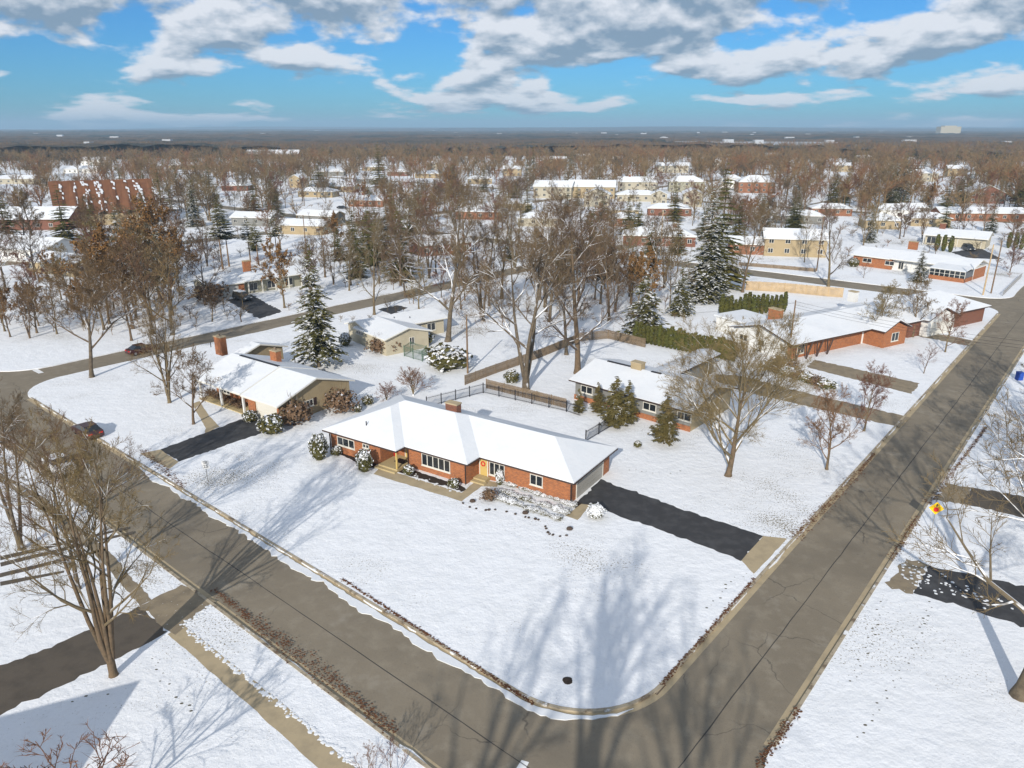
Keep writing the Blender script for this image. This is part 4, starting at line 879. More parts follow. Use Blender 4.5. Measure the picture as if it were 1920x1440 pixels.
def core_mesh(mb, rx, rz, z0, n=9, m=6):
    V = []; F = []
    for i in range(m+1):
        th = math.pi*i/m
        for j in range(n): V.append((rx*math.sin(th)*math.cos(2*math.pi*j/n), rx*math.sin(th)*math.sin(2*math.pi*j/n), max(-.05, z0+rz*math.cos(th))))
    for i in range(m):
        for j in range(n): F.append((i*n+j, (i+1)*n+j, (i+1)*n+(j+1) % n, i*n+(j+1) % n))
    mb.add(V, F); return mb
def spruce_pr(seed, needle, **k): T, C = make_spruce(seed, **k); return (k['h'], T.mesh('trunk', BARK[1]), C.mesh('crown', needle), None)
PR['spruce'] = spruce_pr(61, M_NEEDLE, h=16, rad=3.6, clear=.13, whorls=36, per=11, k=6)
PR['spruce2'] = spruce_pr(62, M_NEEDLE, h=22, rad=4.2, clear=.02, whorls=38, per=11, k=6)
PR['fir'] = spruce_pr(63, M_NEEDLEN, h=16, rad=3.8, clear=.03, whorls=26, per=10, droop=.2)
PR['hemlock'] = spruce_pr(64, M_NEEDLE, h=10, rad=4.2, clear=.0, whorls=22, per=12, droop=.45, k=6)
PR['cedar'] = spruce_pr(65, M_NEEDLE, h=6, rad=1.5, clear=.06, whorls=22, per=9, droop=.1)
M_CEDAR = mat('cedar_foliage', (.13, .11, .035), .85, [(1.2, (.085, .075, .025), .45, .65)], snow=(1.12, .15, 1.3), rnd=.1)
PR['cedar'] = spruce_pr(65, M_CEDAR, h=6, rad=1.35, clear=.10, whorls=24, per=9, droop=.05)
T, C = make_spruce(66, h=15, rad=3.2, clear=.5, whorls=14, per=8, droop=.05); PR['pine'] = (15, T.mesh('trunk', M_POLE), C.mesh('crown', M_NEEDLE), None)
b = core_mesh(MB(), .36, 1.5, 1.6); c = make_leafball(67, 420, sh_column(.58, 3.6), .16); b.add(c.v, c.f); PR['arbor'] = (3.6, MB().tube([(0, 0, -.1), (0, 0, .4)], .06, 5).mesh('trunk', BARK[0]), b.mesh('crown', M_ARBOR), None)
b = core_mesh(MB(), .8, .75, .72); c = make_leafball(68, 700, sh_ball(1.0, .95, .85), .14); b.add(c.v, c.f); PR['round'] = (1.8, None, b.mesh('foliage', M_SHRUBG), None); PR['bedplant'] = (1.8, None, b.mesh('foliage', M_BEDPL), None)
b = core_mesh(MB(), .85, 1.35, 1.25); c = make_leafball(69, 1200, sh_ball(1.1, 1.5, 1.45), .13); b.add(c.v, c.f); PR['cone'] = (2.95, None, b.mesh('foliage', M_SHRUBS), None); PR['dome'] = (2.95, None, b.mesh('foliage', mat('shrub_buried', (.075, .07, .02), .85, None, snow=(-.1, .25, 1.6))), None)
c = make_leafball(70, 900, sh_ball(1.0, .8, .8, .3), .1); PR['brown'] = (1.6, PR['bush'][1], c.mesh('foliage', M_SHRUBB), None)
def put_shrub(kind, name, label, px, py, h, wide=1.0, group=None, cat='shrub', rz=None):
    p = PR[kind]; x, y = G(px, py); s = h/p[0]; r = tag(empty(name, x, y, 0, random.uniform(0, 6) if rz is None else rz), label, cat, group); r.scale = (s*wide, s*wide, s)
    for nm, me in (('trunk' if kind not in ('bush', 'brown') else 'stems', p[1]), ('crown' if kind in ('bush', 'arbor') else 'foliage', p[2])):
        if me: link(nm, me, r)
    return r
put_tree('spruce', 'spruce_tree', 'snow-dusted spruce with bare lower trunk beside the tan house lawn', 598, 688, 460, wide=.9)
put_tree('spruce2', 'spruce_tree', 'huge snow-laden spruce towering behind the white brick house', 1322, 562, 345, wide=1.25)
put_tree('fir', 'fir_tree', 'tall dark green fir rising behind the huge spruce', 1345, 540, 305, wide=.9)
put_tree('hemlock', 'hemlock_tree', 'broad snowy evergreen beside the clipped hedge behind the grey house', 1205, 632, 510)
put_tree('hemlock', 'hemlock_tree', 'snowy evergreen between the broad hemlock and the huge spruce', 1275, 590, 500, wide=.8)
put_tree('spruce2', 'blue_spruce', 'blue spruce in front of the sunroom ranch house on the back street', 1722, 528, 462, wide=1.4)
put_tree('fir', 'fir_tree', 'dark pointed fir among trees beyond the cream house rows', 1000, 345, 272, wide=.8)
put_tree('fir', 'fir_tree', 'round-topped green pine standing beyond the church street', 600, 362, 296, wide=1.5)
put_tree('fir', 'fir_tree', 'tall narrow fir standing beyond the left brick bungalow', 712, 352, 266)
put_tree('fir', 'fir_tree', 'dark green fir beside the small red brick bungalow', 478, 395, 325)
for px, py, t in ((430, 500, 395), (470, 492, 405), (485, 497, 410), (520, 485, 400), (418, 505, 380)): put_tree('pine', 'pine_tree', 'tall pine with bare reddish trunk behind the long pale ranch', px, py, t, group='pines behind the long pale ranch')
for px, py, t, w in ((1120, 775, 716, 1.0), (1152, 800, 705, 1.3), (1176, 795, 712, 1.0), (1085, 775, 728, 1.1)): put_tree('cedar', 'cedar_tree', 'shaggy evergreen with snow clumps at the corner of the back yard', px, py, t, group='evergreens at the back yard corner', wide=w*1.05)
put_tree('cedar', 'cedar_tree', 'half bare snowy evergreen under the wide tree by the grey house', 1245, 832, 735, wide=1.2)
for k in range(15): put_shrub('arbor', 'arborvitae', 'narrow arborvitae in the row beside the flat-roofed wing', 1352+k*8.4, 594-k*.7+(k % 2)*2, 3.4+random.uniform(-.3, .9), 1.15, 'arborvitae row by the flat roof', 'evergreen')
for k in range(26): put_shrub('arbor', 'arborvitae', 'clipped arborvitae in the long hedge behind the grey house', 1192+k*7.3, 640+k*1.5, 3.2+random.uniform(-.3, .4), 1.35, 'hedge behind the grey house', 'evergreen')
for px, py in ((1755, 470), (1768, 471), (1781, 473), (1890, 465), (1903, 466), (1914, 468), (1927, 480)): put_shrub('arbor', 'arborvitae', 'dark pointed arborvitae near the pale yellow house', px, py, 4.5, 1.3, 'arborvitae by the yellow house', 'evergreen')
put_shrub('cone', 'yew_shrub', 'tall snow-capped yew at the left end of the brick house', 599, 862, 3.0, .9)
put_shrub('cone', 'yew_shrub', 'egg-shaped snow-capped yew beside the porch steps', 684, 884, 2.5, .95)
put_shrub('round', 'boxwood_shrub', 'small green boxwood between the two yews', 631, 853, 1.0, 1.1)
put_shrub('round', 'boxwood_shrub', 'snow-topped boxwood ball next to the porch slab', 766, 889, 1.0, 1.1)
put_shrub('round', 'boxwood_shrub', 'snow-topped boxwood ball at the corner of the projecting brick wall', 851, 914, 1.0, 1.1)
put_shrub('dome', 'wrapped_shrub', 'low dome shrub buried in snow at the driveway corner', 1117, 970, 1.3, 1.7)
put_shrub('brown', 'barberry_shrub', 'brown twiggy shrub in the snowy bed by the garage wing', 917, 938, 1.2, 1.2)
put_shrub('dome', 'wrapped_shrub', 'narrow snow-covered shrub beside the three-pane window', 937, 909, 1.7, .75)
put_shrub('round', 'rhododendron', 'big snow-dappled rhododendron at the end of the neighbour driveway', 510, 812, 2.3, 1.2)
put_shrub('brown', 'brown_shrub', 'dense brown shrub beside the white garage door', 556, 795, 3.0, 1.25)
put_shrub('brown', 'brown_shrub', 'dense brown shrub under the tan gable window', 640, 772, 2.9, 1.3)
put_shrub('bush', 'lilac_bush', 'large bare twiggy bush behind the brick house chimney', 775, 742, 4.2, 1.15)
put_shrub('bush', 'lilac_bush', 'bare thicket beside the garden fence corner', 725, 752, 2.6, 1.3)
put_shrub('cone', 'snowy_shrub', 'rounded shrub heaped with snow under the spruce', 648, 648, 2.2, 1.3)
put_shrub('brown', 'brown_shrub', 'snow-speckled brown shrub at the front of the cream house', 712, 662, 2.6, 1.3)
put_shrub('brown', 'brown_shrub', 'snow-speckled brown shrub below the cream gable window', 735, 660, 2.4, 1.2)
put_shrub('round', 'snowy_shrub', 'snow-covered shrub at the right corner of the cream gable', 790, 645, 2.4, 1.4)
put_shrub('round', 'viburnum_shrub', 'large snowy leaning shrub beside the utility pole behind the house', 838, 690, 3.4, 1.7)
put_shrub('brown', 'brown_shrub', 'domed brown shrub in front of the long ranch garage', 395, 565, 4.0, 1.6)
put_shrub('round', 'snowy_shrub', 'snowy shrub by the white brick house corner', 1592, 622, 2.6, 1.2)
put_shrub('brown', 'brown_shrub', 'brown hedge shrub at the foot of the white wall', 1470, 690, 1.6, 2.6)
for k in range(7): put_shrub('brown' if k % 2 else 'round', 'hedge_shrub', 'low snowy hedge shrub between the two concrete driveways', 1440+k*18, 692+k*6, 1.3, 1.8, 'hedge between the driveways')
for k in range(5): put_shrub('brown', 'hedge_shrub', 'low brown shrub beside the porch of the tan house', 395+k*14, 742+k*6, 1.0, 1.4, 'shrubs by the tan porch')
for px, py, h in ((470, 790, 1.4), (505, 800, 1.0), (690, 758, 1.2), (670, 772, 1.0), (1195, 838, .7), (1005, 745, .8), (960, 717, 1.7), (1600, 500, 2.2)): put_shrub('round', 'snowy_shrub', 'small snow-dappled evergreen shrub at a garden edge', px, py, h, 1.2, 'small garden shrubs')
# the rows of low plants in the bed by the garage wing
rg = random.Random(5)
for row, (a, b_) in enumerate((((945, 905), (1075, 948)), ((935, 920), (1062, 962)), ((925, 932), (1045, 972)))):
    n = 13
    for k in range(n):
        t = (k+rg.uniform(-.2, .2))/(n-1); px, py = a[0]+(b_[0]-a[0])*t, a[1]+(b_[1]-a[1])*t
        put_shrub('bedplant', 'ground_cover_plant', 'low snow-dusted plant in the rows along the garage wing', px, py+rg.uniform(-1, 1), rg.uniform(.25, .45), 2.4, 'rows of low plants by the garage wing')
# --- background trees
houses_xy = []
for o in list(COL.objects):
    if o.parent is None and o.get('category') in ('house', 'church'):
        M_ = Matrix.Translation(o.location) @ Matrix.Rotation(o.rotation_euler[2], 4, 'Z'); pts = []
        for c in bpy.data.objects:
            if c.parent == o and c.type == 'MESH' and c.name.startswith(('wall', 'roof')): pts += [M_ @ Vector(v) for v in c.bound_box]
        if pts: houses_xy.append((min(p.x for p in pts), max(p.x for p in pts), min(p.y for p in pts), max(p.y for p in pts)))
drive_px = [(1640, 620), (1560, 760)]
def blocked(x, y, m=2.0):
    s, t = toST(x, y)
    if A0-2 < s < A1+2 or C0-2 < t < C1+2 or B0-2 < t < B1+2 or D0-2 < s < D1+2: return True
    return any(a-m < x < b_+m and c-m < y < d+m for a, b_, c, d in houses_xy)
rg = random.Random(21); cells = set(); mids = []; hts = {}
HPX = []
for (px_, py_, L_, D_, *_r) in [h_ for h_ in HS if h_[1] > 318]: HPX.append((px_, py_, L_*.5*FPX/(G(px_, py_)[1]*math.cos(PITCH)+CAM_H*math.sin(PITCH))))
def project(x, y, z):
    c, s_ = math.cos(PITCH), math.sin(PITCH); d = y*c-(z-CAM_H)*s_; return PCX+FPX*x/d, PCY-FPX*(y*s_+(z-CAM_H)*c)/d
def fit_height(x, y, h, hmin):
    """the tallest tree up to h that leaves the houses behind it in view"""
    px, py = project(x, y, 0); w = 4.0*FPX/max(y, 1)
    while h >= hmin:
        tp = project(x, y, h)[1]
        if not any(abs(px-a) < hw+w*.7 and py > b_+2 and tp < b_-3 for a, b_, hw in HPX): return h
        h -= 1.5
    return 0
def try_mid(x, y, sep):
    if blocked(x, y) or any((x-a)**2+(y-b_)**2 < 30 for a, b_, *_ in tree_sites) or any((x-a)**2+(y-b_)**2 < sep for a, b_ in mids): return False
    s, t = toST(x, y)
    if A1 < s < D0 and t > B1 and (y < 128 or x > 45): return False
    if (D1 < s < D1+26 and x > 60) or (C1 < t and y < 170): return False
    if -190 < x < -50 and 225 < y < 262: return False
    h = fit_height(x, y, rg.uniform(10, 18), 6.5)
    if not h:
        if rg.random() < .55: return False
        h = rg.uniform(9, 15)
    hts[(x, y)] = h; mids.append((x, y)); return True
tries = 0
for (x0, x1, y0, y1, n) in ((-20, 345, 452, 640, 66), (560, 1010, 425, 585, 40), (1000, 1290, 432, 590, 34), (1380, 1930, 365, 462, 50), (300, 1000, 365, 455, 60), (1100, 1500, 380, 470, 30)):
    k = 0
    for _ in range(n*14):
        if k >= n: break
        x, y = G(rg.uniform(x0, x1), rg.uniform(y0, y1)); k += try_mid(x, y, 11)
while len(mids) < 480 and tries < 40000:
    tries += 1; y = math.sqrt(rg.uniform(130**2, 420**2)); try_mid(rg.uniform(-.76, .76)*y, y, 30)
MKIND = ['olive-barked spreading', 'grey wide-crowned', 'olive-barked upright', 'red-twigged', 'many-stemmed', 'slender grey']
HN = [(o.location.x, o.location.y, o['label']) for o in COL.objects if o.parent is None and o.get('category') in ('house', 'church')]
def near_what(x, y):
    d, lb = min(((x-a)**2+(y-b_)**2, l) for a, b_, l in HN)
    if d > 45**2: return 'on open snow between the background houses'
    lb = lb.split(' with ')[0].split(' among ')[0].split(' behind ')[0].split(' across ')[0].split(' on ')[0].split(' beside ')[0]
    return 'near the '+lb
for (x, y) in mids:
    k = rg.random()
    if k < .23 and y > 150:
        p = PR[rg.choice(['fir', 'spruce2', 'fir'])]; h = hts[(x, y)]*1.05; r = tag(empty('evergreen_tree', x, y, 0, rg.uniform(0, 6)), f'dark evergreen {near_what(x, y)}', 'tree', f'dark evergreen {near_what(x, y)}'); s_ = h/p[0]; r.scale = (s_*1.1, s_*1.1, s_); link('trunk', p[1], r); link('crown', p[2], r); continue
    if k < .27: me = MIDOAK[0]; lab, grp = f'orange-leaved oak {near_what(x, y)}', f'orange-leaved oak {near_what(x, y)}'
    else:
        mi_ = rg.randrange(6); me = MID[mi_]; lab = f'{MKIND[mi_]} bare tree {near_what(x, y)}'; grp = lab
    o = link('oak_tree' if me is MIDOAK[0] else 'bare_tree', me[1]); tag(o, lab, 'tree', grp); h = hts[(x, y)]; s_ = h/me[0]; o.location = (x, y, 0); o.scale = (s_*rg.uniform(.85, 1.15),)*2+(s_,); o.rotation_euler = (0, 0, rg.uniform(0, 6.28))
# --- the woodland that reads as one mass farther out: whole trees joined in one mesh
def mass(name, label, pts, protos, mats, cat='woodland'):
    arr = []
    for h, me in protos:
        n = len(me.vertices); v = np.empty(n*3, np.float32); me.vertices.foreach_get('co', v); v = v.reshape(-1, 3)
        f = [tuple(p.vertices) for p in me.polygons]; mi = [p.material_index for p in me.polygons]; arr.append((h, v, f, mi))
    VV = []; LO = []; ST_ = []; TT = []; off = 0
    protos_l = []
    for h, v, f, mi in arr:
        loops = np.concatenate([np.array(q, np.int32) for q in f]); tot = np.array([len(q) for q in f], np.int32); protos_l.append((h, v, loops, tot))
    for (x, y, hh, a, k, w) in pts:
        h, v, loops, tot = protos_l[k]; s = hh/h; c, d = math.cos(a), math.sin(a)
        nv = np.empty_like(v); nv[:, 0] = (v[:, 0]*c-v[:, 1]*d)*s*w+x; nv[:, 1] = (v[:, 0]*d+v[:, 1]*c)*s*w+y; nv[:, 2] = v[:, 2]*s
        VV.append(nv); LO.append(loops+off); TT.append(tot); off += len(v)
    V = np.concatenate(VV); LOOP = np.concatenate(LO); TOT = np.concatenate(TT); me = bpy.data.meshes.new(name)
    me.vertices.add(len(V)); me.vertices.foreach_set('co', V.ravel()); me.loops.add(len(LOOP)); me.loops.foreach_set('vertex_index', LOOP)
    me.polygons.add(len(TOT)); stt = np.zeros(len(TOT), np.int32); stt[1:] = np.cumsum(TOT)[:-1]; me.polygons.foreach_set('loop_start', stt); me.polygons.foreach_set('loop_total', TOT)
    for m in mats: me.materials.append(m)
    me.update(calc_edges=True); me.validate(); o = link(name, me); tag(o, label, cat, kind='stuff'); return o
pts = []; rg = random.Random(33)
for _ in range(30000):
    y = rg.uniform(260, 560) if rg.random() < .22 else math.sqrt(rg.uniform(480**2, 1150**2)); x = rg.uniform(-.78, .78)*y
    if blocked(x, y, 1.0) or (-190 < x < -50 and 215 < y < 275): continue
    if y < 420 and rg.random() < .45 and x < 120: continue
    h = fit_height(x, y, rg.uniform(10, 18)*(1.12 if x > 60 else 1), 7)
    if not h:
        if rg.random() < .6: continue
        h = rg.uniform(8, 13)
    pts.append((x, y, h, rg.uniform(0, 6.28), rg.randrange(4), rg.uniform(.85, 1.2)))
    if len(pts) >= 4500: break
mass('far_woodland', 'brown bare woodland filling the distance behind the houses', pts, FAR, [TWIG[3]])
br = []
for _ in range(6000):
    x, y = G(rg.uniform(-20, 1940), 330+rg.random()**1.4*300)
    s_, t_ = toST(x, y)
    if blocked(x, y, .5) or (A1 < s_ < D0 and t_ > B1 and (y < 125 or x > 40)) or (C1 < t_ and y < 170) or (D1 < s_ < D1+26 and x > 60): continue
    br.append((x, y, rg.uniform(1.2, 3.8), rg.uniform(0, 6), rg.randrange(4), rg.uniform(1.0, 1.7)))
    if len(br) > 750: break
mass('garden_brushwood', 'brown leafless brushwood scattered through the far gardens', br, FAR, [TWIG[3]], 'brushwood')
sp = []
for i in range(2): T, C = make_spruce(80+i, h=16, rad=3.6, clear=.03, whorls=12, per=7, droop=.2, k=2); b = MB(); b.add(T.v, T.f); b.add(C.v, C.f); sp.append((16, b.mesh('e', M_NEEDLEN)))
ep = []
for _ in range(560):
    y = math.sqrt(rg.uniform(300**2, 1100**2)); x = rg.uniform(-.78, .78)*y
    h = fit_height(x, y, rg.uniform(11, 19), 7)
    if not blocked(x, y) and h: ep.append((x, y, h, rg.uniform(0, 6), rg.randrange(2), rg.uniform(.8, 1.3)))
mass('far_evergreens', 'dark evergreens dotted through the distant woodland', ep, sp, [M_NEEDLEN])
# beyond: the canopy as one rolling surface out to the skyline, with low hills
def canopy():
    from mathutils import noise
    V = []; F = []; nr, na = 150, 420; rs = [950*(16000/950)**(i/(nr-1)) for i in range(nr)]
    for i, r in enumerate(rs):
        for j in range(na+1):
            a = R(-46+92*j/na); x, y = r*math.sin(a), r*math.cos(a)
            n = noise.noise(Vector((x*.02, y*.02, 0)))*.5+noise.noise(Vector((x*.05, y*.05, 5)))*.6+noise.noise(Vector((x*.003, y*.003, 9)))
            z = 11+5.2*n
            hill = max(0, noise.noise(Vector((x*.00023+3, y*.00028, 2)))+.1)*70*min(1, max(0, (r-3500)/5000))
            if noise.noise(Vector((x*.0011, y*.0030, 4))) > .36: z = 5.0
            V.append((x, y, z+hill))
    for i in range(nr-1):
        for j in range(na): k = i*(na+1)+j; F.append((k, k+1, k+na+2, k+na+1))
    b = MB(); b.add(V, F); b.m = [1 if max(b.v[q][2] for q in f) < 5.01 else 0 for f in b.f]; o = b.build('distant_woods', [M_CANOPY, M_FIELD]); tag(o, 'blue-brown woods rolling to the skyline', 'woodland', kind='stuff')
canopy()

# ------------------------------------------------------------------ vehicles
def make_car(kind):
    L, W, H_ = (4.7, 1.82, 1.45) if kind == 'sedan' else (4.75, 1.9, 1.75)
    low = [(-L/2, .35), (-L/2+.05, .75), (-L/2+.2, .95), (-L/2+1.0 if kind == 'sedan' else -L/2+.25, 1.0), (L/2-1.25, .98), (L/2-.2, .82), (L/2, .6), (L/2-.02, .3), (L/2-.5, .22), (-L/2+.5, .22)]
    b = MB(); n = len(low)
    def ring(y, k): return [(x*(1-.03*k), y, z+(.0 if k == 0 else -.02*k)) for x, z in low]
    rows = [ring(-W/2, 1.2), ring(-W/2+.08, .2), ring(0, 0), ring(W/2-.08, .2), ring(W/2, 1.2)]
    V = [v for r in rows for v in r]; F = []
    for i in range(4):
        for j in range(n): F.append((i*n+j, i*n+(j+1) % n, (i+1)*n+(j+1) % n, (i+1)*n+j))
    F += [tuple(range(n)), tuple(range(4*n, 5*n))[::-1]]
    body = b.add(V, F)
    if kind == 'sedan': cab = [(-L/2+.55, .97), (-L/2+1.25, H_-.06), (.25, H_-.06), (L/2-1.35, .97)]
    else: cab = [(-L/2+.12, .98), (-L/2+.45, H_-.05), (.45, H_-.05), (L/2-1.3, .97)]
    g = MB(); w0, w1 = W/2-.06, W/2-.24
    g.add([(cab[0][0], -w0, .97), (cab[3][0], -w0, .97), (cab[3][0], w0, .97), (cab[0][0], w0, .97), (cab[1][0], -w1, H_-.06), (cab[2][0], -w1, H_-.06), (cab[2][0], w1, H_-.06), (cab[1][0], w1, H_-.06)],
          [(0, 1, 5, 4), (1, 2, 6, 5), (2, 3, 7, 6), (3, 0, 4, 7), (4, 5, 6, 7)])
    rf = MB().box(cab[1][0]-.03, cab[2][0]+.03, -w1-.02, w1+.02, H_-.06, H_)
    wh = MB(); 
    for y0, y1 in ((-.1, .1),):
        k = 14; V = [(.33*math.cos(2*math.pi*j/k), y, .33+.33*math.sin(2*math.pi*j/k)) for y in (y0, y1) for j in range(k)]
        wh.add(V, [(j, (j+1) % k, k+(j+1) % k, k+j) for j in range(k)]+[tuple(range(k))[::-1], tuple(range(k, 2*k))])
    rim = MB(); k = 10; rim.add([(.2*math.cos(2*math.pi*j/k), y, .33+.2*math.sin(2*math.pi*j/k)) for y in (-.112, .112) for j in range(k)], [tuple(range(k))[::-1], tuple(range(k, 2*k))]+[(j, (j+1) % k, k+(j+1) % k, k+j) for j in range(k)])
    hl = MB().box(-.04, .05, -.2, .2, -.07, .07)
    return dict(L=L, W=W, body=body.mesh('body', M_WHITE), cabin=g.mesh('windows', M_GLASS), roof=rf.mesh('roof', M_WHITE), wheel=wh.mesh('wheel', M_TYRE), rim=rim.mesh('rim', M_STEEL), lamp=hl.mesh('lamp', M_SIGNW))
CARS = {k: make_car(k) for k in ('sedan', 'suv')}
def put_car(kind, name, label, px, py, ang, paint, roof=None):
    c = CARS[kind]; x, y = G(px, py, -.1); s, t = toST(x, y); onroad = A0 < s < A1 or C0 < t < C1 or B0 < t < B1 or D0 < s < D1
    r = tag(empty(name, x, y, -.118 if onroad else .01, R(ang)), label, 'car')
    for nm, key, m in (('body', 'body', paint), ('windows', 'cabin', None), ('roof', 'roof', roof or paint)):
        o = link(nm, c[key], r)
        if m: o.material_slots[0].link = 'OBJECT'; o.material_slots[0].material = m
    for sx in (-1, 1):
        for sy in (-1, 1):
            w = link('wheel', c['wheel'], r); w.location = (sx*c['L']*.31, sy*(c['W']/2-.11), 0); link('rim', c['rim'], w)
    for sy in (-1, 1):
        l = link('headlight', c['lamp'], r); l.location = (c['L']/2-.06, sy*(c['W']/2-.35), .68)
        l = link('tail_light', c['lamp'], r); l.location = (-c['L']/2+.06, sy*(c['W']/2-.35), .78); l.material_slots[0].link = 'OBJECT'; l.material_slots[0].material = M_RED
P_BLK = mat('paint_black', (.02, .022, .026), .25, spec=.6); P_MAR = mat('paint_maroon', (.05, .02, .022), .3, spec=.6); P_WHT = mat('paint_car_white', (.72, .73, .75), .3, spec=.6); P_RED = mat('paint_red', (.05, .012, .01), .3, spec=.6)
aA = math.degrees(math.atan2(-EX, EY))
put_car('sedan', 'white_sedan', 'white sedan with snowy bonnet parked beside the left verge', 113, 880, aA, P_WHT)
put_car('sedan', 'dark_sedan', 'dark maroon sedan parked at the kerb below the corner lawn', 166, 815, aA+180, P_MAR)
put_car('suv', 'dark_suv', 'dark car with snow on its roof in the long ranch driveway', 455, 563, -40, P_BLK, M_SNOWROOF)
put_car('sedan', 'red_sedan', 'small dark red car parked on the side street by the corner tree', 268, 661, 50, P_RED)
put_car('suv', 'black_suv', 'black car parked before the double garage of the yellow house', 1815, 470, -95, P_BLK)
put_car('suv', 'grey_suv', 'dark grey car by the garage of the white brick house', 1652, 607, -40, P_BLK)
put_car('sedan', 'snowy_car', 'car buried under snow beside the left brick bungalow', 642, 392, -15, P_BLK, M_SNOWROOF)

# ------------------------------------------------------------------ signs, poles, wires
def text_mesh(t, size):
    cu = bpy.data.curves.new('t', 'FONT'); cu.body = t; cu.size = size; cu.align_x = 'CENTER'; cu.align_y = 'CENTER'; cu.extrude = .004
    ob = bpy.data.objects.new('t', cu); COL.objects.link(ob); dg = bpy.context.evaluated_depsgraph_get(); me = bpy.data.meshes.new_from_object(ob.evaluated_get(dg)); bpy.data.objects.remove(ob); return me
def sign_post(name, label, px, py, face_ang, h):
    x, y = G(px, py); r = tag(empty(name, x, y, 0, R(face_ang)), label, 'sign'); MB().box(-.03, .03, -.02, .02, -.2, h).build('post', M_STEEL, r); return r
def lettering(parent, t, size, z, m, y=-.045):
    me = text_mesh(t, size); me.materials.clear(); me.materials.append(m); o = link('lettering', me, parent); o.location = (0, y, z); o.rotation_euler = (math.pi/2, 0, 0)
s25 = sign_post('speed_limit_sign', 'white speed limit 25 sign on a thin post by the left street', 391, 909, 8, 2.6)
MB().box(-.34, .34, -.04, -.02, 1.75, 2.6).build('plate', M_SIGNW, s25); lettering(s25, 'SPEED', .17, 2.48, M_INK); lettering(s25, 'LIMIT', .17, 2.32, M_INK); lettering(s25, '25', .46, 2.0, M_INK)
sy = sign_post('stop_ahead_sign', 'yellow diamond stop-ahead sign with red octagon and arrow beside the right street', 1746, 998, -14, 2.5)
d = .6; zc = 2.35
b = MB(); b.add([(0, -.04, zc-d), (d, -.04, zc), (0, -.04, zc+d), (-d, -.04, zc), (0, -.02, zc-d), (d, -.02, zc), (0, -.02, zc+d), (-d, -.02, zc)], [(0, 1, 2, 3), (7, 6, 5, 4), (0, 4, 5, 1), (1, 5, 6, 2), (2, 6, 7, 3), (3, 7, 4, 0)]); b.build('plate', M_YEL, sy)
oc = [(.23*math.cos(R(22.5+45*k)), .23*math.sin(R(22.5+45*k))) for k in range(8)]
b = MB(); b.add([(x, -.047, zc-.12+z) for x, z in oc], [tuple(range(8))]); b.build('octagon', M_RED, sy)
b = MB(); b.add([(x, -.048, zc+z) for x, z in ((-.05, .12), (.05, .12), (.05, .28), (.14, .28), (0, .44), (-.14, .28), (-.05, .28))], [tuple(range(7))]); b.build('arrow', M_INK, sy)
def pole(name, label, px, py, h, r=.14, arm=False, m=None):
    x, y = G(px, py); o = tag(empty(name, x, y), label, 'utility pole'); MB().tube([(0, 0, -.2), (0, 0, h*.5), (0, 0, h)], [r, r*.85, r*.7], 8, cap=True).build('shaft', m or M_POLE, o)
    if arm:
        MB().box(-1.1, 1.1, -.06, .06, h-.6, h-.45).build('crossarm', M_POLE, o)
        for k in (-1, 0, 1): MB().tube([(k*.9, 0, h-.45), (k*.9, 0, h-.25)], .05, 6, cap=True).build('insulator', M_STEEL, o)
    return (x, y, h)
p1 = pole('utility_pole', 'brown wooden utility pole beside the white brick house wall', 1478, 672, 9.0)
p2 = pole('utility_pole', 'pale leaning utility pole at the far street corner', 1843, 553, 10.5, .17, m=M_WOODL)
p3 = pole('utility_pole', 'dark utility pole close behind the pale corner pole', 1858, 550, 11, .15)
p4 = pole('utility_pole', 'thick reddish utility pole on the back street verge', 1531, 508, 13, .16)
p5 = pole('utility_pole', 'tall thin utility pole with crossarm among far brick houses', 1238, 478, 12, .15, True, M_WOODL)
p6 = pole('utility_pole', 'weathered utility pole in the garden behind the brick house', 877, 700, 8.5)
p7 = pole('utility_pole', 'slim utility pole beyond the long pale ranch', 575, 480, 11)
def wire(a, b_, sag, label):
    n = 14; pts = [(a[0]+(b_[0]-a[0])*k/n, a[1]+(b_[1]-a[1])*k/n, a[2]+(b_[2]-a[2])*k/n-sag*4*(k/n)*(1-k/n)) for k in range(n+1)]
    tag(MB().tube(pts, .018, 3).build('overhead_wire', M_BLACK), label, 'wire', 'overhead wires')
far_r = G(2050, 790)
for dz in (0, .5, .9): wire((p1[0], p1[1], 8.8-dz), (far_r[0], far_r[1], 8.8-dz), .8, 'thin overhead wire crossing the right street from the brown pole')
wire((p6[0], p6[1], 8.2), (p1[0], p1[1], 8.6), 1.0, 'thin overhead wire between the garden pole and the brown pole')

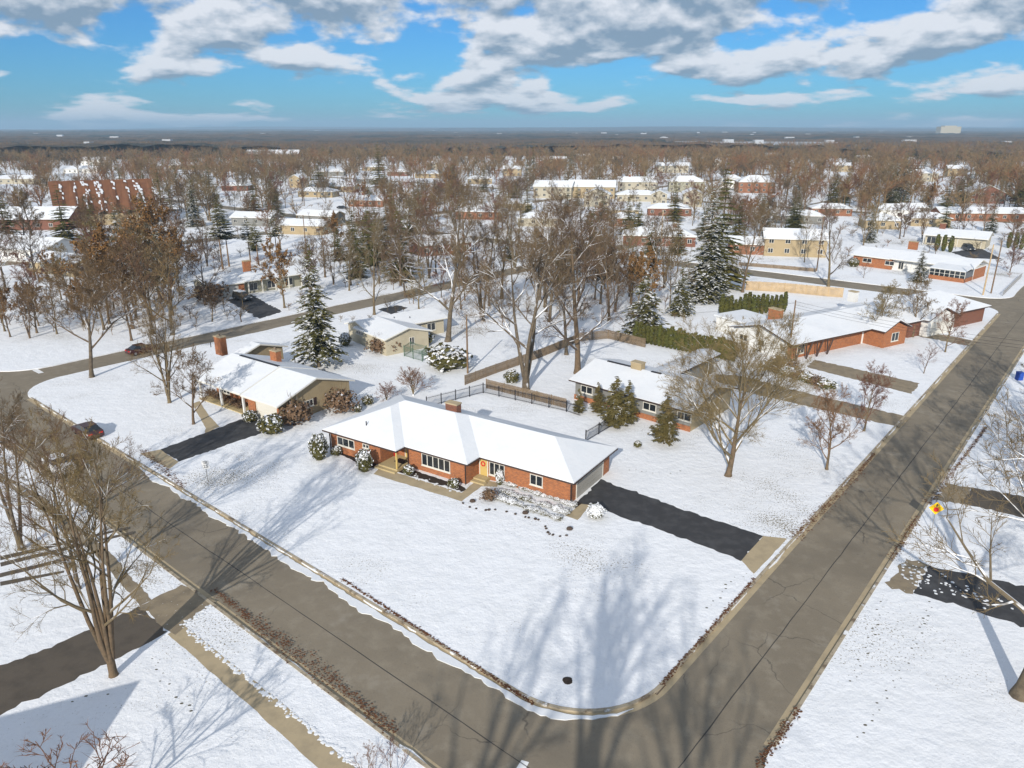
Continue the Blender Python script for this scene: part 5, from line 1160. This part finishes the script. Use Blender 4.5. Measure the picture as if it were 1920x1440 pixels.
# ------------------------------------------------------------------ fences
def fence_line(name, label, pts, kind, h, m, cat='fence'):
    W = PX(*pts); r = tag(empty(name, W[0][0], W[0][1]), label, cat); ox, oy = W[0]
    for i in range(len(W)-1):
        (x0, y0), (x1, y1) = W[i], W[i+1]; L = math.hypot(x1-x0, y1-y0); a = math.atan2(y1-y0, x1-x0); n = max(1, round(L/2.4)); sp_ = L/n
        for k in range(n):
            ox2, oy2 = x0+math.cos(a)*k*sp_-ox, y0+math.sin(a)*k*sp_-oy; b = MB()
            if kind == 'metal':
                b.box(0, sp_, -.02, .02, .15, .19).box(0, sp_, -.02, .02, h-.2, h-.16)
                q = max(2, int(sp_/.13))
                for j in range(1, q): b.box(j*sp_/q-.009, j*sp_/q+.009, -.009, .009, .05, h-.02)
            else:
                b.box(0, sp_, .02, .06, .3, .38).box(0, sp_, .02, .06, h-.45, h-.37); q = max(2, int(sp_/(.15 if kind == 'picket' else .155)))
                for j in range(q): e = random.uniform(-.02, .02); b.box(j*sp_/q+.008, (j+1)*sp_/q-(.03 if kind == 'picket' else .008), -.012, .012, .03, h+e)
            o = b.build('panel', m, r); o.location = (ox2, oy2, 0); o.rotation_euler = (0, 0, a)
            po = MB().box(-.045, .045, -.045, .045, -.1, h+.06).build('post', m, r); po.location = (ox2, oy2, 0); po.rotation_euler = (0, 0, a)
    return r
fence_line('metal_fence', 'black metal fence with thin pickets around the backyard lawn', [(800, 764), (906, 737), (1062, 772), (1088, 781)], 'metal', 1.4, M_BLACK)
fence_line('metal_fence', 'short black metal fence section at the right end of the brick house', [(1098, 829), (1146, 800)], 'metal', 1.4, M_BLACK)
fence_line('picket_fence', 'weathered wooden picket fence right behind the black metal fence', [(912, 728), (980, 745), (1062, 766)], 'picket', 1.3, M_WOOD)
fence_line('garden_fence', 'weathered wooden garden fence running back past the forked tree', [(872, 722), (930, 700), (1010, 672), (1080, 643)], 'picket', 1.4, M_WOOD)
fence_line('garden_fence', 'weathered wooden fence beside the hemlock behind the grey house', [(1080, 641), (1140, 635), (1210, 652)], 'picket', 1.5, M_WOOD)
fence_line('privacy_fence', 'pale tall board fence along the back street', [(1398, 544), (1470, 548), (1552, 556), (1580, 558)], 'board', 2.0, M_WOODL)
fence_line('privacy_fence', 'long low board fence beyond the back street', [(1385, 498), (1450, 503), (1530, 510)], 'board', .9, M_WOOD)
fence_line('wire_enclosure', 'small green wire garden enclosure beside the cream house', [(758, 668), (770, 660), (800, 668), (792, 678), (758, 668)], 'metal', 1.7, mat('wire_green', (.10, .16, .11), .6))
fence_line('split_rail', 'low metal railing at the far right street corner', [(1880, 555), (1915, 520)], 'metal', 1.1, M_STEEL, 'railing')

# ------------------------------------------------------------------ small things
def put_box(name, label, px, py, sx, sy, sz, m, cat, z=0, ang=0):
    x, y = G(px, py); b = MB().box(-sx/2, sx/2, -sy/2, sy/2, 0, sz*.9).box(-sx*.54, sx*.54, -sy*.54, sy*.54, sz*.9+.002, sz); o = b.build(name, m); o.location = (x, y, z); o.rotation_euler = (0, 0, ang); tag(o, label, cat); return o
put_box('recycling_bin', 'blue recycling bin on the right verge by the street', 1910, 712, .7, .7, 1.15, M_BLUEB, 'bin')
put_box('recycling_bin', 'light blue bin beside the brick end wall of the sunroom house', 1835, 505, .7, .7, 1.1, M_BLUEB, 'bin')
b = MB(); x, y = G(1064, 1276); ring = [(.33*math.cos(a)*random.uniform(.85, 1.15), .33*math.sin(a)*random.uniform(.85, 1.15)) for a in np.linspace(0, 6.1, 13)]
b.prism(ring, -.02, .035); o = b.build('utility_cover', M_MULCH); o.location = (x, y, 0); tag(o, 'dark round utility cover melted free in the corner lawn', 'cover')
def drain(px, py, label, ang):
    x, y = G(px, py, -.1); r = tag(empty('storm_drain', x, y, -.112, ang), label, 'drain'); MB().box(-.5, .5, -.3, .3, .0, .012).build('frame', M_TRIM, r); g_ = MB()
    for k in range(8): g_.box(-.45+k*.125, -.40+k*.125, -.26, .26, .013, .03)
    for k in range(3): g_.box(-.47, .47, -.2+k*.2-.02, -.2+k*.2+.02, .0305, .04)
    g_.build('grate', M_KERB, r); return r
drain(1232, 1290, 'storm drain grate in the gutter at the corner lawn', math.atan2(EY, EX)); drain(1444, 1412, 'storm drain grate in the gutter of the right lawn', math.atan2(EY, EX))
sheet('painted_line', PX((966, 1440), (978, 1422), (992, 1426), (982, 1446)), -.114, M_SIGNW, parent=road)
sheet('painted_line', PX((60, 693), (70, 690), (82, 697), (72, 699)), -.114, M_SIGNW, parent=road)
# brown leaves drifted against the kerbs, and snow clods along the sidewalk
def litter(name, label, cat, lines, n, m, size, z, spread, seed):
    rg = random.Random(seed); b = MB()
    for a, c, w in lines:
        (x0, y0), (x1, y1) = G(*a), G(*c); L = math.hypot(x1-x0, y1-y0); nx, ny = -(y1-y0)/L, (x1-x0)/L
        for _ in range(int(n*L)):
            t = rg.random(); q = rg.gauss(0, w); p = (x0+(x1-x0)*t+nx*q, y0+(y1-y0)*t+ny*q); s = size*rg.uniform(.5, 1.4); r = rg.uniform(0, 6.28); h = z+rg.uniform(.0, spread); tl = rg.uniform(-.5, .5)*s
            b.add([(p[0]+s*math.cos(r+k*1.571), p[1]+s*math.sin(r+k*1.571)*.7, h+(tl if k % 2 else -tl)*.5) for k in range(4)], [(0, 1, 2, 3)])
    o = b.build(name, m); tag(o, label, cat, kind='stuff'); return o
litter('fallen_leaves', 'drift of brown fallen leaves along the street kerbs', 'leaves', [((470, 1160), (640, 1290), .35), ((640, 1290), (740, 1375), .22), ((400, 1105), (470, 1160), .15), ((1490, 1010), (1612, 884), .28), ((1612, 884), (1640, 850), .12), ((1722, 968), (1672, 1050), .15), ((1740, 945), (1790, 880), .22), ((1790, 880), (1850, 800), .10), ((268, 845), (345, 915), .28), ((1000, 1320), (640, 1085), .07), ((1415, 1085), (1240, 1285), .08), ((1420, 1440), (1500, 1330), .15)], 42, M_LEAF, .075, .01, .05, 8)
def clods():
    rg = random.Random(9); b = MB()
    for a, c, n, w in (((352, 1183), (670, 1436), 240, .11), ((1715, 1068), (1880, 1140), 50, .9), ((1700, 1060), (1740, 1100), 40, .6), ((340, 1176), (400, 1135), 30, .2), ((650, 868), (705, 880), 10, .2), ((772, 893), (860, 920), 40, .25)):
        (x0, y0), (x1, y1) = G(*a), G(*c)
        for _ in range(n):
            t = rg.random(); x, y = x0+(x1-x0)*t+rg.gauss(0, w), y0+(y1-y0)*t+rg.gauss(0, w); s = rg.uniform(.04, .15); core = MB(); core_mesh(core, s, s*.22, .01, 7, 4)
            b.add([(v[0]*rg.uniform(.8, 1.2)+x, v[1]*rg.uniform(.8, 1.2)+y, v[2]) for v in core.v], core.f)
    tag(b.build('snow_clods', M_SNOWROOF), 'loose clods of snow along the sidewalk and driveways', 'snow', kind='stuff')
clods()
def footprints():
    rg = random.Random(14); b = MB()
    for pts_ in ([(1745, 1130), (1720, 1200), (1690, 1260), (1650, 1320), (1600, 1400)], [(1655, 1130), (1640, 1180), (1615, 1240), (1590, 1300)], [(290, 1235), (300, 1265), (330, 1310), (385, 1345)], [(1400, 1075), (1370, 1090), (1345, 1120), (1320, 1150)], [(140, 1310), (200, 1300), (240, 1285)], [(1180, 880), (1250, 890), (1290, 880)]):
        W = PX(*pts_); left = 1
        for i in range(len(W)-1):
            (x0, y0), (x1, y1) = W[i], W[i+1]; L = math.hypot(x1-x0, y1-y0); nx, ny = -(y1-y0)/L, (x1-x0)/L; a = math.atan2(y1-y0, x1-x0)
            for k in range(int(L/.6)):
                t = k*.6/L; left = -left; x, y = x0+(x1-x0)*t+nx*.12*left+rg.gauss(0, .05), y0+(y1-y0)*t+ny*.12*left+rg.gauss(0, .05); s = rg.uniform(.03, .085)
                b.add([(x+s*math.cos(a+q*1.047)*1.5, y+s*math.sin(a+q*1.047), .006) for q in range(6)], [tuple(range(6))])
    tag(b.build('footprints', mat('trodden_grass', (.12, .11, .08), .9)), 'line of footprints trodden through the lawn snow', 'footprints', kind='stuff')
footprints()
# stone edging of the long bed in front of the garage wing
eg = [(868, 944), (880, 952), (905, 957), (940, 956), (960, 963), (985, 970), (1010, 975), (1022, 988), (1030, 1002), (1050, 1006), (1068, 1003)]
W = jitter_line(PX(*eg), .28, .03); er = tag(empty('bed_edging', W[0][0], W[0][1]), 'dark curving stone edging of the snowy bed by the garage wing', 'edging')
st = MB(); core_mesh(st, .14, .09, .04, 7, 4); stm = st.mesh('stone', mat('stone_dark', (.07, .05, .04), .9, snow=(1.1, .2, 1.5)))
for p in W:
    if random.random() < .4: continue
    o = link('stone', stm, er); o.location = (p[0]-W[0][0], p[1]-W[0][1], 0); o.scale = (random.uniform(.7, 1.4), random.uniform(.7, 1.3), random.uniform(.7, 1.3)); o.rotation_euler = (0, 0, random.uniform(0, 6))
for px, py in ((886, 941), (985, 963), (1068, 993)):
    o = link('boulder', stm); x, y = G(px, py); o.location = (x, y, 0); o.scale = (2.2, 1.5, 2.4); tag(o, 'flat tan boulder set in the snowy bed by the garage wing', 'stone', 'boulders in the snowy bed')
# the far white block on the skyline and the water towers
def skyline(px, py, w, h, z0, label, name, cat, dist):
    d = ray(px, py); t = dist/d[1]; x = d[0]*t; b = MB().box(-w/2, w/2, -20, 20, -5, h*.7+z0).box(-w*.3, w*.3, -15, 15, h*.7+z0+.01, h+z0); o = b.build(name, M_CREAM); o.location = (x, dist, 0); tag(o, label, cat)
skyline(1779, 240, 90, 14, 29, 'pale flat-roofed block standing above the trees on the skyline', 'distant_block', 'building', 3500)
def specks():
    rg = random.Random(77); b = MB()
    for _ in range(80):
        r = 1300*(9000/1300)**rg.random(); a = R(rg.uniform(-40, 40)); x, y = r*math.sin(a), r*math.cos(a); w = rg.uniform(6, 15)*(1+r/4500); d_ = rg.uniform(8, 14); h = rg.uniform(11.5, 15)
        b.box(x-w/2, x+w/2, y-d_/2, y+d_/2, 0, h)
    tag(b.build('far_rooftops', M_FIELD), 'scattered pale rooftops showing through the distant woods', 'rooftops', kind='stuff')
specks()
def haze():
    b = MB().box(-14000, 14000, -200, 15500, -6, 150); o = b.build('haze', None) if False else link('haze', b.mesh('haze', []))
    m = bpy.data.materials.new('haze_air'); m.use_nodes = True; nt = m.node_tree; nt.nodes.clear(); out = nt.nodes.new('ShaderNodeOutputMaterial'); pv = nt.nodes.new('ShaderNodeVolumePrincipled')
    pv.inputs['Color'].default_value = (.50, .75, 1, 1); pv.inputs['Density'].default_value = .00015; nt.links.new(pv.outputs[0], out.inputs['Volume']); o.data.materials.append(m)
    tag(o, 'thin blue winter haze over the far woods', 'haze', kind='stuff')
USE_HAZE = True
if USE_HAZE: haze()
